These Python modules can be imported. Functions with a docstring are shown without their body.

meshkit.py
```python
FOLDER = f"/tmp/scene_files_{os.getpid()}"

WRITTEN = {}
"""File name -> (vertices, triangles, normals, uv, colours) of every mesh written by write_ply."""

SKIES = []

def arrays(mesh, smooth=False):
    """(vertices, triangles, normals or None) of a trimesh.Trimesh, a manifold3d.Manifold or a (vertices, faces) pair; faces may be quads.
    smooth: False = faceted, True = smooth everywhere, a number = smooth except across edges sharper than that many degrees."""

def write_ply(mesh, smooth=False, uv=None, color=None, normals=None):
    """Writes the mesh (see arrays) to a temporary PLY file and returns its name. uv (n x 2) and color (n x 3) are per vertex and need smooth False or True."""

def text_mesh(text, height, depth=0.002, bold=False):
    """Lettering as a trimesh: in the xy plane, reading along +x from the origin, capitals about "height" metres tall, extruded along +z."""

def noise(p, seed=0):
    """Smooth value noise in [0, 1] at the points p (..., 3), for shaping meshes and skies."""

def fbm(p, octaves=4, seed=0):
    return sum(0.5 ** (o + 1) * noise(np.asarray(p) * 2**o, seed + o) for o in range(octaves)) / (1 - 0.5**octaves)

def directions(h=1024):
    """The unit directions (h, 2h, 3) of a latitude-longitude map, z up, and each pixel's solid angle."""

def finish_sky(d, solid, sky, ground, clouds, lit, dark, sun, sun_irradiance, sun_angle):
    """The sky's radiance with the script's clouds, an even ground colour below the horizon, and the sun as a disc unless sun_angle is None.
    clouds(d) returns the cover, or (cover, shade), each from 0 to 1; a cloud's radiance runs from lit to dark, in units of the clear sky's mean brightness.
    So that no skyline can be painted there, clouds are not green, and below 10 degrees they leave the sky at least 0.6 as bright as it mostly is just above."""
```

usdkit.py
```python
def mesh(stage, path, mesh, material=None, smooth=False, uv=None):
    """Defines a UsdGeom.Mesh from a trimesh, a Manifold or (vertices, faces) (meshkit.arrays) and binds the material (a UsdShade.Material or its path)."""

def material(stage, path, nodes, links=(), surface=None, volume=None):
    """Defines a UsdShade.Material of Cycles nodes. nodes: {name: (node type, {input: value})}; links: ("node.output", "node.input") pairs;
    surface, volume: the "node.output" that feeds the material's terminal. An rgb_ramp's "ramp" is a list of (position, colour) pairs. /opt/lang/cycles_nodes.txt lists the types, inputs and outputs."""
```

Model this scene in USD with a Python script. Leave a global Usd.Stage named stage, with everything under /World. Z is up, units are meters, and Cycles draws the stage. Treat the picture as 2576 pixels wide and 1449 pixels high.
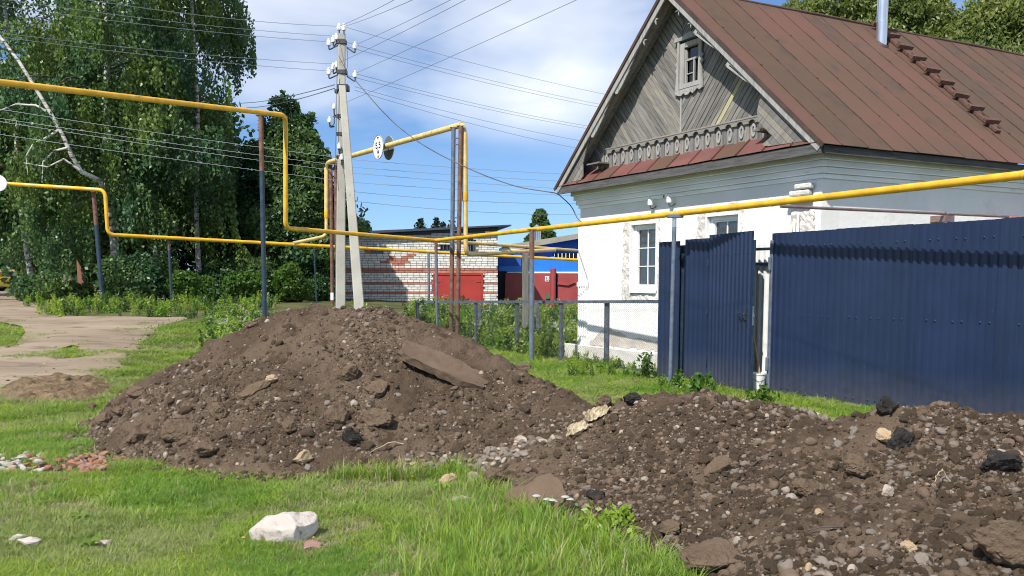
import math, random
import numpy as np, trimesh
import usdkit, meshkit
from pxr import Usd, UsdGeom, UsdLux, UsdShade, Gf, Sdf, Vt
from shapely.geometry import Polygon, LineString, Point, box as sbox
from shapely import affinity, contains_xy
from shapely.ops import unary_union

stage = Usd.Stage.CreateInMemory()
UsdGeom.SetStageUpAxis(stage, "Z")
UsdGeom.SetStageMetersPerUnit(stage, 1.0)
UsdGeom.Xform.Define(stage, "/World")
UsdGeom.Scope.Define(stage, "/World/Looks")

# ------------------------------------------------------------------ camera, sky, sun, exposure
EYE, FPX, TANP, HORIZON = 1.6, 2300.0, 0.1, 710.0          # lens in units of a 2576 px wide picture
PITCH = math.atan(TANP)
cam = UsdGeom.Camera.Define(stage, "/World/camera")
cam.CreateHorizontalApertureAttr(36.0)
cam.CreateVerticalApertureAttr(36.0 * 9 / 16)
cam.CreateFocalLengthAttr(36.0 * FPX / 2576)
cam.CreateVerticalApertureOffsetAttr(36.0 * (HORIZON + FPX * TANP - 724.5) / 2576)
cam.CreateClippingRangeAttr(Gf.Vec2f(0.05, 5000))
cp, sp = math.cos(PITCH), math.sin(PITCH)
cam.AddTransformOp().Set(Gf.Matrix4d(1, 0, 0, 0, 0, sp, cp, 0, 0, -cp, sp, 0, 0, 0, EYE, 1))
cam.CreateExposureAttr(0.45)

HANG = math.radians(118.9046)                               # direction of the house front
DX, DY = math.cos(HANG), math.sin(HANG)
NX, NY = -DY, DX                                            # outward normal of the house front
TH = math.radians(31)
SUNX, SUNY = NX * math.cos(TH) - DX * math.sin(TH), NY * math.cos(TH) - DY * math.sin(TH)
SUN_EL = math.radians(48)
SUN_ROT = math.atan2(SUNX, SUNY)
dome = UsdLux.DomeLight.Define(stage, "/World/sky")
dome.CreateIntensityAttr(1.0)
dome.GetPrim().SetCustomDataByKey("kind", "structure")
sky = usdkit.material(stage, "/World/Looks/sky", {
    "sky": ("sky_texture", {"sky_type": "single_scattering", "sun_disc": False, "sun_elevation": SUN_EL, "sun_rotation": SUN_ROT, "air_density": 1.0, "aerosol_density": 0.15, "ozone_density": 2.0}),
    "tc": ("texture_coordinate", {}),
    "map": ("mapping", {"scale": (1.0, 1.0, 2.6), "location": (0.82, 3.45, 3.17)}),
    "n1": ("noise_texture", {"scale": 2.6, "detail": 5.0, "roughness": 0.47, "distortion": 0.15}),
    "r1": ("rgb_ramp", {"ramp": [(0.0, (0, 0, 0)), (0.40, (0, 0, 0)), (0.50, (0.42, 0.42, 0.42)), (0.58, (0.62, 0.62, 0.62)), (0.66, (0.95, 0.95, 0.95)), (1.0, (1, 1, 1))]}),
    "xyz": ("separate_xyz", {}), "low": ("map_range", {"range_type": "smoothstep", "from_min": 0.115, "from_max": 0.185, "clamp": True}),
    "fac": ("math", {"math_type": "multiply"}),
    "lift": ("mapping", {"location": (0, 0, 0.05)}), "unit": ("vector_math", {"math_type": "normalize"}),
    "tint": ("mix_color", {"blend_type": "multiply", "fac": 1.0, "use_clamp": False, "b": (0.76, 0.93, 1.15)}),
    "cl": ("mix_color", {"a": (0, 0, 0), "b": (9.2, 9.5, 10.0)}),
    "bg": ("background_shader", {"strength": 0.092}),
}, [("tc.generated", "map.vector"), ("map.vector", "n1.vector"), ("n1.fac", "r1.fac"), ("tc.generated", "xyz.vector"), ("xyz.z", "low.value"), ("r1.color", "fac.value1"), ("low.result", "fac.value2"), ("fac.value", "cl.fac"),
    ("tc.generated", "lift.vector"), ("lift.vector", "unit.vector1"), ("unit.vector", "sky.vector"), ("sky.color", "tint.a"), ("tint.result", "cl.a"), ("cl.result", "bg.color")], surface="bg.background")
UsdShade.MaterialBindingAPI.Apply(dome.GetPrim()).Bind(sky)
sun = UsdLux.DistantLight.Define(stage, "/World/sun")
sun.CreateNormalizeAttr(True)
sun.CreateIntensityAttr(1.25)
sun.CreateAngleAttr(0.53)
sun.CreateColorAttr(Gf.Vec3f(1.0, 0.965, 0.90))
zs = np.array([SUNX * math.cos(SUN_EL), SUNY * math.cos(SUN_EL), math.sin(SUN_EL)])
xs = np.cross([0, 0, 1.0], zs); xs /= np.linalg.norm(xs); ys = np.cross(zs, xs)
sun.AddTransformOp().Set(Gf.Matrix4d(*xs, 0, *ys, 0, *zs, 0, 0, 0, 0, 1))

# ------------------------------------------------------------------ survey helpers: bearings measured on the photograph -> points of the place
FW = np.array([0, cp, -sp]); UP = np.array([0, sp, cp])


def ray(u, v):
    return np.array([(u - 1288) / FPX, 0, 0]) + UP * (HORIZON + FPX * TANP - v) / FPX + FW


def P(u, v, Y):
    r = ray(u, v); return r * (Y / r[1]) + [0, 0, EYE]


def PZ(u, v, z):
    r = ray(u, v); return r * ((z - EYE) / r[2]) + [0, 0, EYE]


KX, KY, HW = 4.758, 14.248, 6.76                            # near front corner of the house, width of its front


def hw(a, b, z):                                            # house frame -> world
    return np.array([KX + a * DX + b * NX, KY + a * DY + b * NY, z])


def onb(u, v, b):                                           # pixel -> (a, z) on a plane parallel to the house front
    r = ray(u, v); t = (KX * NX + KY * NY + b) / (r[0] * NX + r[1] * NY); p = r * t
    return (p[0] - KX) * DX + (p[1] - KY) * DY, p[2] + EYE


# ------------------------------------------------------------------ prims
used = {}


def path_for(parent, name):
    base = f"{parent}/{name}"
    k = used.get(base, 0); used[base] = k + 1
    return base if k == 0 else f"{base}_{k:03d}"


def tag(prim, label=None, cat=None, group=None, kind=None):
    for k, v in (("label", label), ("category", cat), ("group", group), ("kind", kind)):
        if v: prim.SetCustomDataByKey(k, v)
    return prim


class Thing:
    def __init__(self, name, label, cat, loc=(0, 0, 0), rotz=0.0, group=None, kind=None):
        self.path = path_for("/World", name)
        x = UsdGeom.Xform.Define(stage, self.path)
        self.loc, self.rot = np.array(loc, float), rotz
        x.AddTranslateOp().Set(Gf.Vec3d(*map(float, loc)))
        if rotz: x.AddRotateZOp().Set(math.degrees(rotz))
        self.prim = x.GetPrim(); tag(self.prim, label, cat, group, kind)

    def local(self, v):
        v = np.asarray(v, float) - self.loc
        if self.rot:
            c, s = math.cos(self.rot), math.sin(self.rot)
            v = np.stack([v[:, 0] * c + v[:, 1] * s, -v[:, 0] * s + v[:, 1] * c, v[:, 2]], 1)
        return v


def arr(m):
    if isinstance(m, MB): return m.get()
    if hasattr(m, "to_mesh"):
        x = m.to_mesh(); return np.asarray(x.vert_properties[:, :3]), np.asarray(x.tri_verts)
    if isinstance(m, trimesh.Trimesh): return np.asarray(m.vertices), np.asarray(m.faces)
    return m


def part(parent, name, mesh, mat, label=None, kind=None, world=False, smooth=False):
    """One mesh under a Thing (or under the path of a part, with the Thing given as a (thing, path) pair)."""
    thing, where = parent if isinstance(parent, tuple) else (parent, parent.path)
    v, f = arr(mesh)
    if world: v = thing.local(v)
    p = path_for(where, name)
    m = usdkit.mesh(stage, p, (v, f), M[mat] if isinstance(mat, str) else mat, smooth=smooth)
    tag(m.GetPrim(), label, None, None, kind)
    return (thing, p)


def solo(name, mesh, mat, label=None, cat=None, group=None, kind=None, smooth=False, center=True):
    """A thing that is one mesh."""
    v, f = arr(mesh); v = np.asarray(v, float)
    p = path_for("/World", name)
    if center:
        c = np.array([v[:, 0].mean(), v[:, 1].mean(), v[:, 2].min()])
        m = usdkit.mesh(stage, p, (v - c, f), M[mat] if isinstance(mat, str) else mat, smooth=smooth)
        m.AddTranslateOp().Set(Gf.Vec3d(*map(float, c)))
    else:
        m = usdkit.mesh(stage, p, (v, f), M[mat] if isinstance(mat, str) else mat, smooth=smooth)
    tag(m.GetPrim(), label, cat, group, kind)
    return p


def scatter(path, protos, pos, quat, scale, idx, label=None, cat=None, kind="stuff", group=None):
    """PointInstancer: protos = [(mesh, material, smooth)], quat = (n,4) w x y z."""
    pi = UsdGeom.PointInstancer.Define(stage, path)
    rel = pi.CreatePrototypesRel()
    for k, (m, mat, sm) in enumerate(protos):
        q = f"{path}/source_{k:03d}"
        usdkit.mesh(stage, q, arr(m), M[mat], smooth=sm)
        rel.AddTarget(q)
    pi.CreatePositionsAttr(Vt.Vec3fArray.FromNumpy(np.asarray(pos, np.float32)))
    pi.CreateOrientationsAttr(Vt.QuathArray([Gf.Quath(float(a), float(b), float(c), float(d)) for a, b, c, d in quat]))
    s = np.asarray(scale, np.float32)
    if s.ndim == 1: s = np.repeat(s[:, None], 3, 1)
    pi.CreateScalesAttr(Vt.Vec3fArray.FromNumpy(s))
    pi.CreateProtoIndicesAttr(Vt.IntArray.FromNumpy(np.asarray(idx, np.int32)))
    tag(pi.GetPrim(), label, cat, group, kind)


def quat_z_to(nrm, spin):
    """Quaternions turning +z to the normals after a spin about z."""
    nrm = np.asarray(nrm, float); nrm = nrm / np.linalg.norm(nrm, axis=1, keepdims=True)
    w = 1 + nrm[:, 2]; q = np.stack([w, -nrm[:, 1], nrm[:, 0], 0 * w], 1); q /= np.linalg.norm(q, axis=1, keepdims=True)
    s, c = np.sin(spin / 2), np.cos(spin / 2)
    a, b, cc, d = q.T
    return np.stack([a * c - d * s, b * c + cc * s, cc * c - b * s, a * s + d * c], 1)


# ------------------------------------------------------------------ mesh builder
class MB:
    def __init__(self): self.v, self.f, self.n = [], [], 0

    def add(self, v, f):
        v = np.asarray(v, float); f = np.asarray(f, int)
        if f.shape[1] == 4: f = np.vstack([f[:, [0, 1, 2]], f[:, [0, 2, 3]]])
        self.v.append(v); self.f.append(f + self.n); self.n += len(v); return self

    def get(self): return np.vstack(self.v), np.vstack(self.f)

    def box(self, p0, p1, R=None, o=None):
        x0, y0, z0 = p0; x1, y1, z1 = p1
        v = np.array([[x, y, z] for x in (x0, x1) for y in (y0, y1) for z in (z0, z1)], float)
        if R is not None: v = v @ np.asarray(R).T
        if o is not None: v = v + o
        return self.add(v, BOXF)

    def cbox(self, p0, p1, c=0.004):
        """box with chamfered edges (hull of 24 points)"""
        p0, p1 = np.minimum(p0, p1), np.maximum(p0, p1)
        pts = []
        for k in range(3):
            lo, hi = p0 + c, p1 - c
            lo[k], hi[k] = p0[k], p1[k]
            pts += [[x, y, z] for x in (lo[0], hi[0]) for y in (lo[1], hi[1]) for z in (lo[2], hi[2])]
        h = trimesh.convex.convex_hull(np.array(pts)); return self.add(h.vertices, h.faces)

    def beam(self, p, q, w, h, up=(0, 0, 1)):
        """rectangular bar from p to q; w across, h along up"""
        p, q = np.array(p, float), np.array(q, float); d = q - p; d /= np.linalg.norm(d)
        s = np.cross(d, up); s /= np.linalg.norm(s); u = np.cross(s, d)
        v = np.array([e + s * a * w / 2 + u * b * h / 2 for e in (p, q) for a in (-1, 1) for b in (-1, 1)])
        return self.add(v, BOXF)

    def tube(self, pts, r, n=12, cap=True):
        pts = np.asarray(pts, float); m = len(pts); r = np.broadcast_to(r, (m,))
        t = np.gradient(pts, axis=0); t /= np.maximum(np.linalg.norm(t, axis=1, keepdims=True), 1e-9)
        ref = np.array([0, 0, 1.0]) if abs(t[0][2]) < 0.9 else np.array([1.0, 0, 0])
        s = np.cross(t[0], ref); s /= np.linalg.norm(s); vs = []
        a = np.linspace(0, 2 * np.pi, n, endpoint=False)
        for k in range(m):
            s = s - t[k] * (s @ t[k]); s /= np.linalg.norm(s); u = np.cross(t[k], s)
            vs.append(pts[k] + r[k] * (np.cos(a)[:, None] * s + np.sin(a)[:, None] * u))
        v = np.vstack(vs); f = []
        i = np.arange(n); j = (i + 1) % n
        for k in range(m - 1):
            f.append(np.stack([k * n + i, k * n + j, (k + 1) * n + j, (k + 1) * n + i], 1))
        f = np.vstack(f); f = np.vstack([f[:, [0, 1, 2]], f[:, [0, 2, 3]]])
        if cap:
            v = np.vstack([v, pts[0], pts[-1]]); c0, c1 = len(v) - 2, len(v) - 1
            f = np.vstack([f, np.stack([np.full(n, c0), j, i], 1), np.stack([np.full(n, c1), (m - 1) * n + i, (m - 1) * n + j], 1)])
        return self.add(v, f)

    def lathe(self, prof, c=(0, 0, 0), n=16, axis=(0, 0, 1)):
        prof = np.asarray(prof, float); a = np.linspace(0, 2 * np.pi, n, endpoint=False); m = len(prof)
        v = np.vstack([np.stack([r * np.cos(a), r * np.sin(a), np.full(n, z)], 1) for r, z in prof])
        i = np.arange(n); j = (i + 1) % n
        f = np.vstack([np.stack([k * n + i, k * n + j, (k + 1) * n + j, (k + 1) * n + i], 1) for k in range(m - 1)])
        ax = np.array(axis, float); ax /= np.linalg.norm(ax)
        if abs(ax[2]) < 0.9999:
            s = np.cross([0, 0, 1.0], ax); s /= np.linalg.norm(s); u = np.cross(ax, s); v = v[:, :1] * s + v[:, 1:2] * u + v[:, 2:] * ax
        elif ax[2] < 0: v = v * [1, -1, -1]
        return self.add(v + np.array(c, float), f)

    def prism(self, poly, o, ux, uy, depth):
        """extrude shapely polygon(s) drawn in the (ux, uy) plane at o by the vector depth"""
        o, ux, uy, d = (np.array(x, float) for x in (o, ux, uy, depth))
        for g in getattr(poly, "geoms", [poly]):
            if g.is_empty or g.geom_type != "Polygon" or g.area < 1e-6: continue
            v2, f = trimesh.creation.triangulate_polygon(g, engine="earcut")
            n = len(v2); base = o + v2[:, :1] * ux + v2[:, 1:2] * uy
            v = [base, base + d]; fs = [f[:, ::-1], f + n]; k = 2 * n
            for ring in [g.exterior, *g.interiors]:
                c = np.array(ring.coords)[:-1]; m = len(c); b = o + c[:, :1] * ux + c[:, 1:2] * uy
                v += [b, b + d]; i = np.arange(m); j = (i + 1) % m
                q = np.stack([k + i, k + j, k + m + j, k + m + i], 1); fs += [q[:, [0, 1, 2]], q[:, [0, 2, 3]]]; k += 2 * m
            v, fs = np.vstack(v), np.vstack(fs)
            tm = trimesh.Trimesh(v, fs, process=False)
            if np.dot(np.cross(ux, uy), d) < 0: fs = fs[:, ::-1]
            self.add(v, fs)
        return self


BOXF = np.array([[0, 1, 3, 2], [4, 6, 7, 5], [0, 4, 5, 1], [2, 3, 7, 6], [0, 2, 6, 4], [1, 5, 7, 3]])


def arc_path(pts, r=0.3, n=6):
    """polyline with rounded corners"""
    pts = [np.array(p, float) for p in pts]; out = [pts[0]]
    for a, b, c in zip(pts, pts[1:], pts[2:]):
        d0, d1 = (a - b), (c - b); l0, l1 = np.linalg.norm(d0), np.linalg.norm(d1); k = min(r, l0 * .45, l1 * .45)
        s, e = b + d0 / l0 * k, b + d1 / l1 * k
        for t in np.linspace(0, 1, n + 1): out.append((1 - t) ** 2 * s + 2 * t * (1 - t) * b + t * t * e)
    return np.array(out + [pts[-1]])


def sag(a, b, drop, n=14):
    t = np.linspace(0, 1, n)[:, None]; p = np.array(a) * (1 - t) + np.array(b) * t
    p[:, 2] -= drop * 4 * (t * (1 - t))[:, 0]; return p


def rock(seed, sub=2, sx=1.0, sy=1.0, sz=0.7, rough=0.25, cuts=7):
    """angular stone: a sphere cut by random planes, then roughened"""
    rg = np.random.default_rng(seed); s = trimesh.creation.icosphere(sub); v = s.vertices.copy()
    for _ in range(cuts):
        d = rg.normal(size=3); d /= np.linalg.norm(d); h = rg.uniform(0.55, 0.85); t = v @ d
        v = v - np.maximum(t - h, 0)[:, None] * d
    nn = meshkit.fbm(v * 2.6 + rg.uniform(0, 50, 3), 3, seed) - 0.5
    v = v * (1 + rough * nn)[:, None] * [sx, sy, sz]
    return v, s.faces.copy()
# ------------------------------------------------------------------ materials
M = {}


def mat(name, nodes, links, surface="p.BSDF"):
    M[name] = usdkit.material(stage, f"/World/Looks/{name}", nodes, links, surface=surface)


def plain(name, c, rough=0.6, metallic=0.0, var=0.15, scale=6.0, bump=0.0, bscale=40.0, spec=0.5, stretch=(1, 1, 1), c2=None, detail=5.0, ramp=(0.35, 0.65)):
    """a colour broken up by noise, with optional fine relief"""
    c = np.array(c, float); lo = c * (1 - var); hi = np.minimum(c * (1 + var), 0.95) if c2 is None else np.array(c2, float)
    nodes = {"tc": ("texture_coordinate", {}), "map": ("mapping", {"scale": stretch}),
             "n": ("noise_texture", {"scale": scale, "detail": detail, "roughness": 0.6}),
             "r": ("rgb_ramp", {"ramp": [(0, lo), (ramp[0], lo), (ramp[1], hi), (1, hi)]}),
             "p": ("principled_bsdf", {"roughness": rough, "metallic": metallic, "specular_ior_level": spec})}
    links = [("tc.object", "map.vector"), ("map.vector", "n.vector"), ("n.fac", "r.fac"), ("r.color", "p.base_color")]
    if bump:
        nodes["nb"] = ("noise_texture", {"scale": bscale, "detail": 4.0, "roughness": 0.6})
        nodes["b"] = ("bump", {"strength": 1.0, "distance": bump})
        links += [("map.vector", "nb.vector"), ("nb.fac", "b.height"), ("b.normal", "p.normal")]
    mat(name, nodes, links)


def two_layer(name, c1, c2, c3, s1, s2, rough=0.8, bump=0.01, bscale=30.0, r1=(0.42, 0.58), r2=(0.5, 0.7), stretch=(1, 1, 1), spec=0.3):
    """c1/c2 mixed by large noise, c3 laid over by smaller noise"""
    mat(name, {"tc": ("texture_coordinate", {}), "map": ("mapping", {"scale": stretch}),
               "n1": ("noise_texture", {"scale": s1, "detail": 5.0, "roughness": 0.6}), "n2": ("noise_texture", {"scale": s2, "detail": 6.0, "roughness": 0.65}),
               "m1": ("map_range", {"from_min": r1[0], "from_max": r1[1], "clamp": True}), "m2": ("map_range", {"from_min": r2[0], "from_max": r2[1], "clamp": True}),
               "x1": ("mix_color", {"a": c1, "b": c2}), "x2": ("mix_color", {"b": c3}),
               "nb": ("noise_texture", {"scale": bscale, "detail": 5.0, "roughness": 0.65}), "b": ("bump", {"strength": 1.0, "distance": bump}),
               "p": ("principled_bsdf", {"roughness": rough, "specular_ior_level": spec})},
        [("tc.object", "map.vector"), ("map.vector", "n1.vector"), ("map.vector", "n2.vector"), ("map.vector", "nb.vector"), ("n1.fac", "m1.value"), ("n2.fac", "m2.value"),
         ("m1.result", "x1.fac"), ("x1.result", "x2.a"), ("m2.result", "x2.fac"), ("x2.result", "p.base_color"), ("nb.fac", "b.height"), ("b.normal", "p.normal")])


def leaf(name, c, c2, trans=0.35, rough=0.45, scale=0.9):
    """foliage: two greens in drifts plus a per-leaf spread, thin enough to let light through"""
    c, c2 = np.array(c, float), np.array(c2, float)
    mat(name, {"g": ("geometry", {}), "n": ("noise_texture", {"scale": scale, "detail": 3.0}), "r": ("rgb_ramp", {"ramp": [(0, c), (0.4, c), (0.62, c2), (1, c2)]}),
               "v": ("map_range", {"from_min": 0.0, "from_max": 1.0, "to_min": 0.6, "to_max": 1.4}),
               "h": ("hsv", {"hue": 0.5, "saturation": 1.0, "fac": 1.0}),
               "d": ("principled_bsdf", {"roughness": rough, "specular_ior_level": 0.35}), "t": ("translucent_bsdf", {}), "mx": ("mix_closure", {"fac": trans})},
        [("g.position", "n.vector"), ("n.fac", "r.fac"), ("g.random_per_island", "v.value"), ("r.color", "h.color"), ("v.result", "h.value"), ("h.color", "d.base_color"), ("h.color", "t.color"),
         ("d.BSDF", "mx.closure1"), ("t.BSDF", "mx.closure2")], surface="mx.closure")


def wood(name, c, c2, rot=(0, 0, 0), stretch=(14, 14, 1.2), rough=0.85, bump=0.004):
    """weathered boards: grain drawn out along the board, which lies along z after rot"""
    c, c2 = np.array(c, float), np.array(c2, float)
    mat(name, {"tc": ("texture_coordinate", {}), "m0": ("mapping", {"rotation": rot}), "oi": ("geometry", {}), "map": ("mapping", {"scale": stretch}),
               "n": ("noise_texture", {"scale": 1.6, "detail": 7.0, "roughness": 0.7, "distortion": 0.4}), "r": ("rgb_ramp", {"ramp": [(0, c * 0.45), (0.34, c * 0.8), (0.5, (c + c2) / 2), (0.68, c2), (1, c2 * 1.1)]}),
               "b": ("bump", {"strength": 1.0, "distance": bump}), "p": ("principled_bsdf", {"roughness": rough, "specular_ior_level": 0.2})},
        [("tc.object", "m0.vector"), ("m0.vector", "map.vector"), ("map.vector", "n.vector"), ("n.fac", "r.fac"), ("r.color", "p.base_color"), ("n.fac", "b.height"), ("b.normal", "p.normal")])


R45 = math.radians(49)
for k, (c, c2) in enumerate((((0.1500, 0.1399, 0.1288), (0.2700, 0.2528, 0.2300)), ((0.1100, 0.1042, 0.0984), (0.2150, 0.2026, 0.1840)), ((0.1850, 0.1660, 0.1426), (0.3000, 0.2702, 0.2300)))):
    wood(f"plank_left_{k}", c, c2, rot=(0, -R45, 0))
    wood(f"plank_right_{k}", c, c2, rot=(0, R45, 0))
    wood(f"plank_up_{k}", c, c2)
    wood(f"plank_along_{k}", c, c2, rot=(0, math.pi / 2, 0))
wood("plank_yellow", (0.30, 0.28, 0.17), (0.46, 0.42, 0.25), rot=(0, R45, 0))
wood("trim_wood", (0.2592, 0.2520, 0.2376), (0.3744, 0.3600, 0.3384))
wood("trim_wood_dark", (0.15, 0.145, 0.14), (0.28, 0.27, 0.255))
wood("raw_wood", (0.30, 0.20, 0.12), (0.42, 0.30, 0.19), rot=(0, math.pi / 2, 0))
wood("fascia_wood", (0.055, 0.055, 0.058), (0.13, 0.125, 0.12), rot=(0, math.pi / 2, 0))
wood("fascia_side", (0.055, 0.055, 0.058), (0.12, 0.115, 0.11), rot=(math.pi / 2, 0, 0))
wood("ladder_wood", (0.07, 0.035, 0.025), (0.15, 0.08, 0.06))
wood("grey_board", (0.0975, 0.0975, 0.0900), (0.1875, 0.1800, 0.1575))
wood("red_board", (0.1650, 0.0750, 0.0525), (0.2400, 0.1275, 0.0900))
two_layer("plaster", (0.80, 0.79, 0.765), (0.74, 0.73, 0.70), (0.60, 0.585, 0.55), 0.9, 2.2, rough=0.9, bump=0.006, bscale=9.0, r2=(0.64, 0.78))
two_layer("plaster_side", (0.80, 0.79, 0.775), (0.75, 0.74, 0.72), (0.60, 0.585, 0.55), 0.7, 1.6, rough=0.9, bump=0.006, bscale=9.0, r2=(0.6, 0.78))
two_layer("cornice", (0.8800, 0.8800, 0.8690), (0.7700, 0.7700, 0.7590), (0.6050, 0.5940, 0.5720), 1.2, 5.0, rough=0.9, bump=0.004, r2=(0.6, 0.75), stretch=(0.4, 0.4, 2.0))
two_layer("bare_masonry", (0.50, 0.47, 0.43), (0.66, 0.63, 0.59), (0.30, 0.27, 0.24), 4.0, 9.0, rough=0.95, bump=0.03, bscale=14.0, r2=(0.6, 0.72))
two_layer("damp_render", (0.44, 0.40, 0.35), (0.52, 0.48, 0.43), (0.30, 0.27, 0.23), 2.0, 7.0, rough=0.95, bump=0.01, bscale=18.0, r2=(0.62, 0.75))
two_layer("plinth", (0.62, 0.60, 0.56), (0.54, 0.51, 0.47), (0.40, 0.37, 0.33), 1.5, 5.0, rough=0.9, bump=0.008, bscale=14.0, r2=(0.6, 0.75))
two_layer("roof_rust", (0.1019, 0.0562, 0.0386), (0.0804, 0.0530, 0.0356), (0.0568, 0.0447, 0.0366), 0.55, 1.5, rough=0.75, bump=0.003, bscale=6.0, r1=(0.40, 0.60), r2=(0.52, 0.68), spec=0.2)
two_layer("roof_rust_b", (0.1156, 0.0582, 0.0426), (0.0921, 0.0572, 0.0376), (0.0627, 0.0478, 0.0396), 0.6, 1.8, rough=0.72, bump=0.003, bscale=6.0, r1=(0.40, 0.62), r2=(0.55, 0.70), spec=0.2)
plain("roof_red", (0.145, 0.058, 0.05), rough=0.5, var=0.15, scale=2.0, bump=0.003, bscale=8)
plain("seam_dark", (0.07, 0.035, 0.026), rough=0.7, var=0.3, scale=4)
plain("white_pvc", (0.80, 0.80, 0.80), rough=0.35, var=0.02)
plain("curtain", (0.62, 0.63, 0.64), rough=0.9, var=0.12, scale=3.0, stretch=(6, 6, 0.6))
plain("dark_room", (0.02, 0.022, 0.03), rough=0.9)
plain("porcelain", (0.80, 0.80, 0.78), rough=0.15, var=0.03)
plain("dark_steel", (0.045, 0.045, 0.05), rough=0.55, metallic=0.2, var=0.3, scale=20)
def sheet_blue(name, c, dust=(0.085, 0.075, 0.062)):
    """coated blue sheet: faint fading, rain streaks, dust and mud splashes thickening towards the ground"""
    c = np.array(c, float)
    mat(name, {"tc": ("texture_coordinate", {}), "xyz": ("separate_xyz", {}), "n": ("noise_texture", {"scale": 1.7, "detail": 5.0}), "r": ("rgb_ramp", {"ramp": [(0, c * .85), (.35, c * .9), (.65, c * 1.14), (1, c * 1.3)]}),
               "ms": ("mapping", {"scale": (9, 9, .7)}), "ns": ("noise_texture", {"scale": 2.0, "detail": 5.0, "roughness": .6}), "ss": ("map_range", {"from_min": .55, "from_max": .8, "to_max": .16, "clamp": True}),
               "nd": ("noise_texture", {"scale": 7.0, "detail": 7.0, "roughness": .7}), "zz": ("map_range", {"from_min": 0.0, "from_max": .55, "to_min": .62, "to_max": .0, "clamp": True}), "dm": ("math", {"math_type": "multiply"}),
               "nf": ("noise_texture", {"scale": 55.0, "detail": 2.0}), "fl": ("map_range", {"from_min": .72, "from_max": .78, "to_max": .5, "clamp": True}),
               "x1": ("mix_color", {"b": tuple(c * 1.9 + .012)}), "x2": ("mix_color", {"b": dust}), "x3": ("mix_color", {"b": (.13, .14, .16)}),
               "ro": ("map_range", {"from_min": 0.0, "from_max": .5, "to_min": .42, "to_max": .8, "clamp": True}), "nb": ("noise_texture", {"scale": 2.6, "detail": 3.0}), "bp": ("bump", {"strength": 1.0, "distance": .004}), "p": ("principled_bsdf", {"specular_ior_level": .45})},
        [("tc.object", "xyz.vector"), ("tc.object", "n.vector"), ("tc.object", "ms.vector"), ("ms.vector", "ns.vector"), ("tc.object", "nd.vector"), ("tc.object", "nf.vector"), ("n.fac", "r.fac"), ("ns.fac", "ss.value"), ("xyz.z", "zz.value"), ("zz.result", "dm.value1"), ("nd.fac", "dm.value2"),
         ("nf.fac", "fl.value"), ("r.color", "x1.a"), ("ss.result", "x1.fac"), ("x1.result", "x2.a"), ("dm.value", "x2.fac"), ("x2.result", "x3.a"), ("fl.result", "x3.fac"), ("x3.result", "p.base_color"), ("dm.value", "ro.value"), ("ro.result", "p.roughness"), ("tc.object", "nb.vector"), ("nb.fac", "bp.height"), ("bp.normal", "p.normal")])


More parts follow.
